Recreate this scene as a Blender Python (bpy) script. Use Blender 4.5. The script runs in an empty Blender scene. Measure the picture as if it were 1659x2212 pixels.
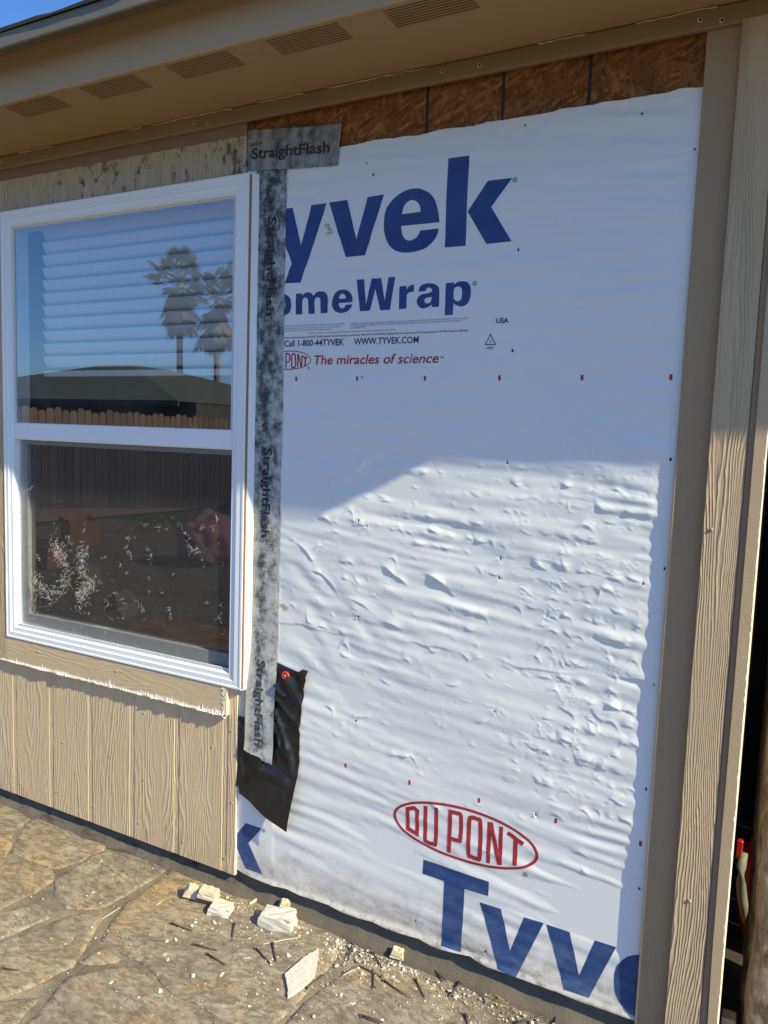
import bpy, bmesh, math, random
import numpy as np
from mathutils import Vector, Matrix
from mathutils.geometry import delaunay_2d_cdt
R = math.radians
random.seed(7); rng = np.random.default_rng(11)
scene = bpy.context.scene
col = scene.collection

# ------------------------------------------------------------------ camera
CAM_D, CAM_H = 2.0, 1.61
yaw, pitch, roll, FPX = -0.476161745, -0.09971949, 0.03527578, 2456.88
cam = bpy.data.cameras.new("camera"); cam_o = bpy.data.objects.new("camera", cam); col.objects.link(cam_o)
fw = Vector((math.sin(yaw)*math.cos(pitch), math.cos(yaw)*math.cos(pitch), math.sin(pitch)))
rt = Vector((math.cos(yaw), -math.sin(yaw), 0)); up = rt.cross(fw)
rt2 = math.cos(roll)*rt + math.sin(roll)*up; up2 = -math.sin(roll)*rt + math.cos(roll)*up
m3 = Matrix((rt2, up2, -fw)).transposed()
cam_o.matrix_world = Matrix.Translation((0, -CAM_D, CAM_H)) @ m3.to_4x4()
cam.sensor_fit = 'HORIZONTAL'; cam.sensor_width = 36; cam.lens = 36*FPX/2500
cam.clip_start = .05; cam.clip_end = 2000
scene.camera = cam_o
# ------------------------------------------------------------------ sky and sun
SUN = Vector((4.0, -1.0, 3.095))
SUN_EL = math.asin(SUN.normalized().z); SUN_ROT = math.atan2(SUN.x, SUN.y)
w = bpy.data.worlds.new("World"); scene.world = w; w.use_nodes = True
nt = w.node_tree; bg = nt.nodes['Background']
sky = nt.nodes.new('ShaderNodeTexSky'); sky.sky_type = 'NISHITA'; sky.sun_disc = False
sky.sun_elevation = SUN_EL; sky.sun_rotation = SUN_ROT
sky.altitude = 100; sky.air_density = 1.0; sky.dust_density = .6; sky.ozone_density = 1.6
tint = nt.nodes.new('ShaderNodeMix'); tint.data_type = 'RGBA'; tint.blend_type = 'MULTIPLY'; tint.inputs[0].default_value = 1
nt.links.new(sky.outputs[0], tint.inputs[6]); tint.inputs[7].default_value = (.50, .80, 1.22, 1)   # clear deep blue winter sky
nt.links.new(tint.outputs[2], bg.inputs[0]); bg.inputs[1].default_value = 0.098
sl = bpy.data.lights.new("sun", 'SUN'); sl.energy = 4.3; sl.angle = R(.5); sl.color = (1, .90, .60)
so = bpy.data.objects.new("sun", sl); col.objects.link(so)
so.rotation_euler = (-SUN).to_track_quat('-Z', 'Y').to_euler()
scene.view_settings.view_transform = 'Standard'; scene.view_settings.look = 'None'
scene.view_settings.gamma = 1; scene.view_settings.exposure = 0.75
scene.cycles.max_bounces = 8; scene.cycles.transparent_max_bounces = 16
scene.cycles.caustics_reflective = False; scene.cycles.caustics_refractive = False
scene.cycles.sample_clamp_indirect = 6

# ------------------------------------------------------------------ measured outlines (mm on the wall plane / patio)
LET={'tyvek_v':[[(-1249.5,2301.5),(-1185.2,2301.9),(-1151.3,2187.0),(-1115.6,2301.6),(-1061.1,2303.1),(-1121.4,2138.3),(-1187.1,2138.1)]],
 'tyvek_y':[[(-1454.5,2300.5),(-1382.7,2301.1),(-1347.7,2186.0),(-1312.8,2300.9),(-1257.8,2301.1),(-1344.9,2072.9),(-1403.6,2074.1),(-1379.6,2131.5)]],
 'tyvek_e':[[(-885.2,2209.3),(-887.6,2230.8,1),(-898.2,2265.9,1),(-915.0,2288.5,1),(-940.8,2303.4,1),(-964.0,2308.1,1),(-991.8,2305.6,1),(-1021.9,2292.6,1),(-1045.0,2273.2,1),(-1056.2,2253.7,1),(-1059.8,2220.9,1),(-1056.6,2191.4,1),(-1045.5,2165.5,1),(-1025.5,2146.4,1),(-1003.6,2138.0,1),(-979.9,2134.9,1),(-951.9,2136.5,1),(-924.5,2143.3,1),(-902.4,2159.7,1),(-891.8,2174.9,1),(-886.7,2192.6),(-942.8,2192.4),(-951.4,2178.1,1),(-963.6,2170.2,1),(-976.6,2168.0,1),(-988.5,2172.3,1),(-998.5,2184.3,1),(-1002.4,2199.0,1),(-1002.8,2209.8)],[(-1001.4,2242.1),(-999.0,2254.1,1),(-992.6,2267.8,1),(-981.2,2275.5,1),(-969.6,2277.5,1),(-957.9,2273.0,1),(-948.2,2263.1,1),(-944.0,2250.5,1),(-943.6,2242.8)]],
 'tyvek_k':[[(-865.9,2377.4),(-804.4,2377.5),(-804.9,2139.6),(-866.3,2139.8)]],
 'tyvek_k2':[[(-747.6,2304.7),(-680.0,2304.3),(-735.2,2235.0),(-674.1,2141.3),(-745.1,2139.9),(-802.3,2229.8)]],
 'hw_o':[[(-1377.3,2007.5,1),(-1380.6,2023.0,1),(-1389.4,2034.2,1),(-1403.9,2040.8,1),(-1427.8,2042.1,1),(-1446.8,2030.2,1),(-1453.2,2011.1,1),(-1445.9,1991.3,1),(-1428.6,1978.4,1),(-1404.5,1977.1,1),(-1388.0,1982.2,1),(-1379.8,1994.2,1)],[(-1400.6,2008.6,1),(-1404.3,2021.5,1),(-1413.1,2028.1,1),(-1423.5,2024.8,1),(-1428.0,2009.9,1),(-1422.8,1994.5,1),(-1412.1,1990.2,1),(-1403.6,1996.0,1)]],
 'hw_m':[[(-1361.3,2040.4),(-1338.9,2040.7),(-1338.2,2033.1),(-1328.7,2040.2,1),(-1317.2,2042.2,1),(-1305.6,2039.3,1),(-1297.1,2030.9),(-1287.4,2039.9,1),(-1273.8,2042.9,1),(-1257.9,2040.5,1),(-1248.7,2031.4,1),(-1245.5,2018.1,1),(-1245.6,1977.7),(-1270.8,1977.2),(-1272.0,2013.8,1),(-1275.5,2022.7,1),(-1282.4,2025.7,1),(-1289.1,2023.4,1),(-1292.5,2014.9,1),(-1291.8,1977.0),(-1314.3,1977.2),(-1316.0,2016.0,1),(-1319.0,2023.7,1),(-1326.0,2026.8,1),(-1332.9,2024.5,1),(-1336.8,2015.1,1),(-1337.1,1977.0),(-1361.4,1977.2)]],
 'hw_e':[[(-1159.6,2005.7),(-1160.5,2019.4,1),(-1167.0,2032.6,1),(-1180.4,2041.4,1),(-1195.8,2043.4,1),(-1211.1,2040.5,1),(-1224.1,2030.1,1),(-1230.6,2013.7,1),(-1229.6,1996.8,1),(-1220.2,1982.6,1),(-1204.5,1975.9,1),(-1186.9,1976.3,1),(-1171.8,1981.2,1),(-1162.6,1991.9,1),(-1160.2,1999.1),(-1182.9,1998.7),(-1186.1,1992.2,1),(-1192.6,1988.8,1),(-1200.6,1990.6,1),(-1205.7,1997.6,1),(-1206.8,2005.1)],[(-1206.4,2017.3),(-1204.9,2025.4,1),(-1199.8,2030.7,1),(-1193.2,2031.4,1),(-1186.5,2027.4,1),(-1183.6,2021.3,1),(-1183.5,2017.6)]],
 'hw_w':[[(-1148.1,2070.0),(-1122.8,2070.2),(-1113.3,1997.6),(-1097.8,2070.1),(-1065.6,2069.9),(-1050.9,2003.7),(-1041.7,2070.9),(-1019.1,2070.5),(-1033.0,1977.6),(-1065.3,1977.6),(-1083.2,2039.6),(-1099.4,1977.7),(-1133.1,1977.7)]],
 'hw_r':[[(-1004.5,2042.3),(-981.1,2042.7),(-980.2,2031.3),(-975.4,2039.9,1),(-967.5,2044.0,1),(-957.6,2044.5),(-957.5,2024.8),(-968.7,2024.3,1),(-976.5,2020.5,1),(-979.4,2011.8,1),(-979.2,1978.8),(-1003.9,1977.8)]],
 'hw_a':[[(-942.4,2023.6),(-939.4,2036.1,1),(-929.8,2043.2,1),(-914.2,2045.4,1),(-896.6,2043.0,1),(-883.9,2036.3,1),(-878.4,2025.6,1),(-877.3,2010.0,1),(-877.4,1978.7),(-899.1,1978.7),(-901.0,1986.1),(-911.3,1979.3,1),(-926.9,1976.5,1),(-939.0,1981.6,1),(-946.1,1991.8,1),(-946.6,2001.3,1),(-940.3,2011.5,1),(-928.6,2016.2,1),(-909.1,2018.6,1),(-901.9,2021.7,1),(-900.9,2026.2,1),(-903.9,2031.2,1),(-911.0,2033.7,1),(-917.5,2031.3,1),(-920.0,2024.5)],[(-901.2,2007.1),(-901.7,2000.1,1),(-905.2,1992.3,1),(-913.7,1989.5,1),(-920.9,1993.0,1),(-923.2,1999.1,1),(-919.1,2004.5,1),(-910.5,2006.1,1)]],
 'hw_p':[[(-858.9,2042.8),(-834.3,2043.4),(-834.3,2035.8),(-826.0,2042.9,1),(-811.1,2045.0,1),(-796.0,2042.1,1),(-786.2,2030.7,1),(-782.7,2013.5,1),(-784.5,1996.6,1),(-793.1,1982.4,1),(-807.7,1976.6,1),(-822.9,1979.7,1),(-833.8,1986.4),(-833.8,1954.7),(-858.6,1954.3)],[(-833.9,2012.9,1),(-833.0,2024.8,1),(-827.3,2030.6,1),(-817.9,2030.8,1),(-810.8,2024.6,1),(-808.6,2009.8,1),(-811.3,1996.3,1),(-819.7,1991.2,1),(-828.1,1993.7,1),(-833.0,2000.8,1)]],
 'low_t':[[(-854.1,342.4),(-644.5,339.3),(-644.4,295.4),(-718.4,294.2),(-719.4,95.9),(-782.9,95.0),(-784.1,295.8),(-855.3,296.4)]],
 'low_y':[[(-669.9,267.8),(-604.7,268.2),(-571.0,152.3),(-536.2,266.9),(-479.7,267.6),(-547.2,86.5),(-603.3,90.1)]],
 'low_v':[[(-472.5,266.4),(-407.0,266.2),(-373.4,151.7),(-338.2,266.3),(-282.0,267.0),(-342.7,102.6),(-411.5,101.0)]],
 'low_e':[[(-224.0,268.4),(-241.8,259.4,1),(-258.8,244.5,1),(-275.2,218.4,1),(-281.5,192.0,1),(-279.9,160.5,1),(-273.5,134.9,1),(-257.5,113.1,1),(-229.5,98.4,1),(-203.1,103.2),(-199.6,262.5)]],
 'low_k':[[(-1518.8,274.8),(-1452.7,274.0),(-1506.1,205.9),(-1444.8,111.3),(-1516.4,111.3),(-1574.2,204.2)]],}
STR={'oval':[(-956.5,459.9),(-940.0,492.7),(-878.4,520.5),(-767.7,536.9),(-645.8,528.1),(-563.2,507.2),(-527.9,485.5),(-512.7,455.2),(-529.8,418.0),(-574.5,397.5),(-638.4,385.5),(-729.1,379.5),(-824.0,386.5),(-906.6,410.9),(-940.9,434.2)],
 'D':[(-911.9,488.3),(-890.5,497.4),(-880.1,491.5),(-878.2,417.4),(-909.6,426.6)],
 'U':[(-852.9,513.7),(-851.4,415.7,1),(-845.6,402.8,1),(-824.6,401.2,1),(-816.5,411.9,1),(-818.2,518.9)],
 'P1':[(-772.6,388.8),(-773.3,523.3)],
 'P2':[(-773.0,516.7),(-752.8,517.4,1),(-739.8,511.2,1),(-738.4,443.6,1),(-745.8,435.7,1),(-772.2,434.8)],
 'O':[(-713.1,503.5,1),(-705.2,516.5,1),(-690.1,516.5,1),(-679.3,506.3,1),(-676.2,409.1,1),(-684.1,397.1,1),(-702.4,398.2,1),(-711.4,407.6,1)],
 'N1':[(-650.2,394.4),(-651.8,517.5)],
 'N2':[(-648.9,518.3),(-616.6,398.7)],
 'N3':[(-614.9,399.3),(-617.1,513.9)],
 'T1':[(-571.5,411.1),(-572.8,488.4)],
 'T2':[(-596.9,501.1),(-550.3,480.4)],
 'uoval':[(-1400.0,1866.3),(-1371.5,1866.0),(-1339.2,1859.5),(-1315.0,1850.1),(-1302.0,1837.5),(-1306.4,1826.7),(-1322.0,1817.7),(-1349.8,1810.7),(-1398.5,1809.1)],
 'uP1':[(-1391.7,1813.4),(-1393.0,1860.8)],
 'uP2':[(-1392.9,1858.8),(-1384.7,1856.7,1),(-1378.8,1849.9,1),(-1380.4,1834.3,1),(-1388.9,1830.8)],
 'uO':[(-1371.2,1852.4,1),(-1365.2,1856.6,1),(-1359.0,1852.2,1),(-1357.3,1819.1,1),(-1364.1,1815.1,1),(-1370.2,1818.5,1)],
 'uN1':[(-1349.5,1815.3),(-1348.7,1856.3)],
 'uN2':[(-1347.9,1856.3),(-1336.3,1814.9)],
 'uN3':[(-1335.1,1814.9),(-1333.8,1852.4)],
 'uT1':[(-1322.8,1818.0),(-1322.0,1845.0)],
 'uT2':[(-1331.6,1847.8),(-1313.6,1842.9)],}
STONES={'s1':[(-2892,-43),(-2828,5),(-2786,5),(-2584,-37),(-2567,-114),(-2608,-153),(-2670,-195)],
's2':[(-2576,-31),(-2556,12),(-2379,11),(-2177,-12),(-2149,-77),(-2208,-222),(-2433,-228),(-2556,-81)],
's3':[(-2648,-211),(-2550,-145),(-2466,-214),(-2408,-284),(-2380,-318),(-2430,-360)],
's4':[(-2376,-288),(-2322,-238),(-2212,-236),(-2153,-272),(-2148,-353),(-2166,-471),(-2202,-520),(-2392,-390)],
's4b':[(-2175,-539),(-2142,-488),(-2093,-396),(-2024,-401),(-1991,-421),(-2035,-565),(-2077,-606)],
's5':[(-2144,-267),(-2149,-178),(-2166,-90),(-2133,-42),(-1978,4),(-1871,6),(-1856,-63),(-1872,-190),(-1894,-311),(-1984,-356),(-2068,-332)],
's6':[(-2020,-645),(-2016,-579),(-1966,-461),(-1949,-403),(-1904,-321),(-1874,-310),(-1837,-347),(-1789,-450),(-1744,-540),(-1775,-643),(-1809,-728),(-1848,-763)],
's7':[(-1800,-336),(-1829,-231),(-1829,-80),(-1837,0),(-1707,26),(-1600,24),(-1439,10),(-1298,-2),(-1193,-10),(-1112,-28),(-1087,-125),(-1087,-217),(-1092,-376),(-1102,-448),(-1187,-479),(-1305,-464),(-1420,-469),(-1552,-425),(-1673,-419),(-1760,-408)],
's8':[(-1735,-517),(-1731,-438),(-1646,-445),(-1656,-471),(-1699,-503)],
's9':[(-1661,-760),(-1713,-575),(-1630,-478),(-1569,-455),(-1436,-489),(-1295,-495),(-1209,-510),(-1166,-607),(-1543,-822)],
's10':[(-1825,-779),(-1796,-737),(-1726,-680),(-1725,-651),(-1687,-775),(-1633,-873),(-1677,-899)],
's11':[(-1064,-315),(-1025,-148),(-989,-68),(-901,-53),(-753,-78),(-601,-103),(-441,-132),(-432,-229),(-841,-462),(-1066,-446)],}
DEB={'chunks':[(-1678,-126),(-1569,-89),(-1533,-132),(-1333,-89),(-1351,-17),(-1126,-234),(-1181,-301)],
'chunks2':[(-922,-7),(-603,-32),(-771,-225),(-821,-158),(-443,15)],
'shard':[(-1171,-263),(-1162,-172),(-1144,-118),(-1116,-173),(-1095,-215),(-1095,-271),(-1112,-331),(-1141,-294)],
'nailsA':[(-1625,-249),(-1540,-243),(-1448,-150),(-1406,-215),(-1494,-291),(-1411,-276),(-1430,-304),(-1350,-313),(-1315,-210),(-1236,-242),(-1287,-164),(-1229,-225),(-1071,-38),(-1042,-113),(-996,-42),(-936,-91),(-922,-122),(-1005,-114),(-921,-174),(-961,-104),(-1088,-273),(-1075,-196),(-1204,11),(-1151,-3),(-1420,0),(-1381,1),(-899,-283),(-835,-274)],
'nailsB':[(-909,-133),(-822,-155),(-830,-82),(-775,-136),(-711,-27),(-717,-98),(-822,-5),(-746,-43),(-981,-6),(-928,-34),(-898,-286),(-841,-280),(-651,-136),(-630,-167),(-515,-91),(-457,-29),(-430,-15),(-422,-47)],
'nailsC':[(-1901,-651),(-1855,-632)],
'splinters':[(-1310,-181),(-1229,-96),(-1472,-40),(-1463,10),(-1735,-204),(-1735,-178),(-1024,-173),(-1003,-131),(-1322,-263),(-1303,-250)],
'spl2':[(-1834,-346),(-1829,-272)],
'chipline':[(-1604,-3),(-1542,-4),(-1460,-2),(-1348,3),(-1255,6),(-1132,-4),(-1054,-5),(-975,-12)],
'chipline2':[(-1076,-21),(-943,-23),(-813,-5),(-680,-9),(-531,-16),(-422,-24)],
'bigch':[(-1541,-369),(-1404,-395),(-1335,-351),(-1189,-408),(-1199,-360),(-1444,-489),(-1215,-181),(-1564,-205),(-1497,-202),(-1559,-300),(-1508,-176),(-1259,-58),(-1257,-85),(-1151,-58),(-1579,-320)],
'straw':[(-630,-27),(-612,-62),(-595,-56),(-582,-29),(-556,11),(-605,-9)],}
SCR={'h1':[(-2360.7,1066.4),(-2325.7,1077.4),(-2271.6,1062.4),(-2266.9,1024.3),(-2291.6,989.6),(-2316.5,965.1),(-2361.3,995.1),(-2376.3,1021.8)],
'h2':[(-2147.1,1007.8),(-2105.1,999.4),(-2063.6,967.2),(-2081.9,913.3),(-2133.1,895.5),(-2170.9,907.4),(-2189.8,967.6)],
'h3':[(-1812.4,1252.3),(-1777.2,1247.7),(-1747.1,1223.5),(-1756.8,1207.1),(-1786.9,1219.7)],
'h4':[(-2451.4,1160.4),(-2405.2,1170.2),(-2340.0,1157.0),(-2275.9,1163.3),(-2290.8,1126.9),(-2335.1,1143.4),(-2385.1,1156.1),(-2421.1,1109.8)],
'hs':[(-2107.5,1235.6),(-2066.3,1210.7),(-2179.9,1133.2),(-2196.6,1124.6),(-2100.5,1104.1),(-2168.2,1067.3),(-2204.0,1028.5),(-2070.6,1082.0)],
'hs2':[(-2059.6,1209.6),(-2035.0,1213.9),(-1994.6,1271.9),(-1975.9,1265.5),(-1936.2,1270.8),(-1915.2,1268.7),(-1822.8,1282.4),(-1805.0,1268.5),(-1967.5,1186.2),(-1715.9,1167.0),(-1843.9,1103.9),(-1961.5,1076.1),(-1958.6,1027.9),(-1895.1,1034.0),(-2023.3,984.8),(-1993.3,964.3),(-1863.3,974.1),(-2070.4,1081.7),(-1695.1,1020.7),(-1797.3,1253.6)],
'l0':[(-2453.9,1167.3),(-2436.3,1129.7),(-2416.1,1099.6),(-2396.0,1076.7),(-2376.3,1021.8),(-2417.3,988.1),(-2496.0,930.9)],
'l1':[(-2275.9,1163.3),(-2310.6,1110.8),(-2301.0,1069.6),(-2291.2,1053.1)],
'l2':[(-2580.0,1012.3),(-2543.0,979.9),(-2474.6,959.2)],
'l3':[(-2247.4,1026.7),(-2271.9,1002.6),(-2296.6,985.4),(-2316.5,965.1)],
'l4':[(-2572.9,1115.9),(-2541.3,1086.3),(-2528.4,1062.1)],
'l5':[(-2585.9,982.0),(-2570.5,935.9),(-2576.6,890.6),(-2571.8,850.3)],
'l6':[(-2337.1,890.9),(-2306.9,927.3),(-2262.5,933.3)],
'l7':[(-2405.2,1171.9),(-2359.8,1169.2),(-2340.0,1153.5)],
'l8':[(-2189.8,967.6),(-2151.9,951.8)],
'l9':[(-2558.0,1381.4),(-2590.3,1357.9),(-2636.5,1333.2)],
'l10':[(-2460.6,1248.9),(-2445.5,1221.7),(-2420.3,1188.3)],
'l11':[(-2294.9,1248.5),(-2287.9,1190.0)],
'r0':[(-2059.6,1205.5),(-2070.6,1167.8),(-2043.0,1150.2)],
'r1':[(-1962.2,1194.7),(-1951.4,1163.8),(-1956.5,1127.1)],
'r2':[(-1812.7,1279.4),(-1792.2,1250.2),(-1776.7,1205.1)],
'r3':[(-1747.0,1215.8),(-1727.0,1190.8)],
'r4':[(-1747.0,1212.0),(-1781.3,1177.5)],
'r5':[(-1661.3,1326.3),(-1646.8,1312.4),(-1670.0,1272.7)],
'r6':[(-1704.1,1292.5),(-1733.1,1274.7)],
'r7':[(-1632.5,1036.7),(-1617.6,1000.4),(-1650.7,972.6),(-1612.4,974.3)],
'r8':[(-2009.7,982.6),(-1982.4,949.4),(-1976.8,921.5)],
'r9':[(-1860.8,982.4),(-1855.2,943.2)],
'r10':[(-1621.5,953.8),(-1611.4,920.6)],
'r11':[(-1634.7,1158.6),(-1611.3,1176.3)],
'r12':[(-1904.8,1271.5),(-1920.3,1246.5),(-1873.7,1266.4)],
'r13':[(-1706.9,1158.3),(-1709.2,1148.4)],}
MISC={'trunk0.05':[(21.1,1064.7),(20.3,780.5),(18.7,344.9),(18.1,131.0)],
'trunk0.15':[(22.2,1038.0),(21.3,740.0),(19.6,283.2),(19.0,58.9)],
'trunk0.25':[(23.2,1011.4),(22.3,699.6),(20.5,221.5),(19.9,-13.2)],
'red':[(-16.2,453.7),(6.0,472.6),(22.3,465.3),(24.3,386.6),(22.7,303.1),(2.8,410.5),(-18.5,413.1),(-16.1,379.9)],
'band':[(-4.9,408.1),(-5.9,367.8),(5.7,300.5),(19.7,255.7),(21.4,302.7),(10.1,348.3),(3.0,407.5)],
'offcut':[(-24,244),(16,241),(15,206),(-24,222)],
'nails':[(-2103.4,713.1),(-2388.8,629.2),(-2524.6,724.1)],
'nailsS':[(-1980.7,572.5),(-1982.0,319.2),(-2409.6,365.6),(-2447.4,153.4),(-1578.2,592.2),(-1572.0,338.0),(-1597.2,129.6),(-1788.5,133.3),(-2003.8,144.0),(-2239.7,146.8),(-2665.4,131.9),(-1660.5,517.4),(-2154.3,369.1)],
'nB':[(-109.7,473.9),(-126.9,1414.8)],
'fr':[(-883.3,2598.5),(-776.9,2593.9),(-236.1,2595.0),(-188.7,2584.2)],
'fr1':[(-1754.0,2596.8),(-1699.2,2588.5),(-2705.1,2597.5)],
'puncts':[(-1111.1,1354.3),(-1082.9,1338.3),(-1104.5,1056.6),(-660.4,1229.4),(-659.8,1283.8),(-652.5,848.0),(-1101.0,725.6),(-654.5,1550.0),(-229.3,1303.8),(-234.3,1001.9),(-276.9,1260.5),(-233.9,1578.2)],
'puncts2':[(-655.2,2118.3),(-1122.9,2397.9),(-1100.1,2362.5),(-1118.8,1783.9),(-656.2,1852.5),(-1110.5,1984.1)],
'puncts3':[(-652.4,2434.3),(-230.0,2316.1),(-217.7,2408.9),(-357.2,2416.6)],
'puncts4':[(-655.0,427.1),(-234.7,724.2),(-233.7,449.8),(-643.5,125.8),(-874.2,138.3),(-519.6,576.1)],}

# ------------------------------------------------------------------ material helper
class M:
    def __init__(s, name):
        s.m = bpy.data.materials.new(name); s.m.use_nodes = True; s.t = s.m.node_tree
        s.t.nodes.clear(); s.out = s.n('ShaderNodeOutputMaterial')
        s.tc = s.n('ShaderNodeTexCoord'); s.obj = s.tc.outputs['Object']
    def n(s, ty, **kw):
        x = s.t.nodes.new(ty)
        for k, v in kw.items(): setattr(x, k, v)
        return x
    def set(s, sock, v):
        if isinstance(v, bpy.types.NodeSocket): s.t.links.new(v, sock)
        elif v is not None:
            if sock.type == 'RGBA' and len(v) == 3: v = (*v, 1)
            sock.default_value = v
    def map(s, scale=(1, 1, 1), loc=(0, 0, 0), rot=(0, 0, 0), v=None):
        x = s.n('ShaderNodeMapping'); s.set(x.inputs[0], v or s.obj)
        x.inputs['Scale'].default_value = scale; x.inputs['Location'].default_value = loc; x.inputs['Rotation'].default_value = rot
        return x.outputs[0]
    def noise(s, scale=5, detail=4, rough=.55, v=None, dist=0, color=False):
        x = s.n('ShaderNodeTexNoise'); s.set(x.inputs['Vector'], v or s.obj)
        x.inputs['Scale'].default_value = scale; x.inputs['Detail'].default_value = detail
        x.inputs['Roughness'].default_value = rough; x.inputs['Distortion'].default_value = dist
        return x.outputs[1 if color else 0]
    def wave(s, scale, dist=0, detail=2, dscale=1, v=None, dir='X', prof='SIN'):
        x = s.n('ShaderNodeTexWave', bands_direction=dir, wave_profile=prof); s.set(x.inputs['Vector'], v or s.obj)
        x.inputs['Scale'].default_value = scale; x.inputs['Distortion'].default_value = dist
        x.inputs['Detail'].default_value = detail; x.inputs['Detail Scale'].default_value = dscale
        return x.outputs['Fac']
    def voro(s, scale, v=None, feat='F1', rand=1, out='Distance'):
        x = s.n('ShaderNodeTexVoronoi', feature=feat); s.set(x.inputs['Vector'], v or s.obj)
        x.inputs['Scale'].default_value = scale; x.inputs['Randomness'].default_value = rand
        return x.outputs[out]
    def ramp(s, f, *stops):
        x = s.n('ShaderNodeValToRGB'); s.set(x.inputs[0], f); e = x.color_ramp.elements
        while len(e) < len(stops): e.new(.5)
        for q, (p, c) in zip(e, stops):
            q.position = p; q.color = (c, c, c, 1) if isinstance(c, (int, float)) else (*c, 1)
        return x.outputs[0]
    def mix(s, f, a, b, mode='MIX'):
        x = s.n('ShaderNodeMix', data_type='RGBA', blend_type=mode)
        s.set(x.inputs[0], f); s.set(x.inputs[6], a); s.set(x.inputs[7], b); return x.outputs[2]
    def math(s, op, a, b=None, c=None):
        x = s.n('ShaderNodeMath', operation=op); s.set(x.inputs[0], a)
        if b is not None: s.set(x.inputs[1], b)
        if c is not None: s.set(x.inputs[2], c)
        return x.outputs[0]
    def sep(s, v=None):
        x = s.n('ShaderNodeSeparateXYZ'); s.set(x.inputs[0], v or s.obj); return x.outputs
    def comb(s, a, b, c):
        x = s.n('ShaderNodeCombineXYZ'); s.set(x.inputs[0], a); s.set(x.inputs[1], b); s.set(x.inputs[2], c); return x.outputs[0]
    def bump(s, h, strength=.5, dist=.002, nrm=None):
        x = s.n('ShaderNodeBump'); s.set(x.inputs['Height'], h); x.inputs['Strength'].default_value = strength
        x.inputs['Distance'].default_value = dist
        if nrm is not None: s.set(x.inputs['Normal'], nrm)
        return x.outputs[0]
    def rnd(s):
        return s.n('ShaderNodeObjectInfo').outputs['Random']
    def bsdf(s, color, rough=.6, nrm=None, spec=.4, metal=0, **kw):
        x = s.n('ShaderNodeBsdfPrincipled'); s.set(x.inputs['Base Color'], color); s.set(x.inputs['Roughness'], rough)
        x.inputs['Specular IOR Level'].default_value = spec; x.inputs['Metallic'].default_value = metal
        if nrm is not None: s.set(x.inputs['Normal'], nrm)
        for k, v in kw.items(): s.set(x.inputs[k], v)
        s.last = x
        return x.outputs[0]
    def done(s, sh): s.t.links.new(sh, s.out.inputs[0]); return s.m

def simple(name, c, rough=.6, var=.15, scale=20, bump=.0, bscale=150, spec=.4, metal=0, bdist=.001):
    m = M(name); f = m.noise(scale, 5)
    cc = m.mix(f, tuple(x*(1-var) for x in c), tuple(min(1, x*(1+var)) for x in c))
    nrm = m.bump(m.noise(bscale, 4), bump, bdist) if bump else None
    return m.done(m.bsdf(cc, rough, nrm, spec, metal))

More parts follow.
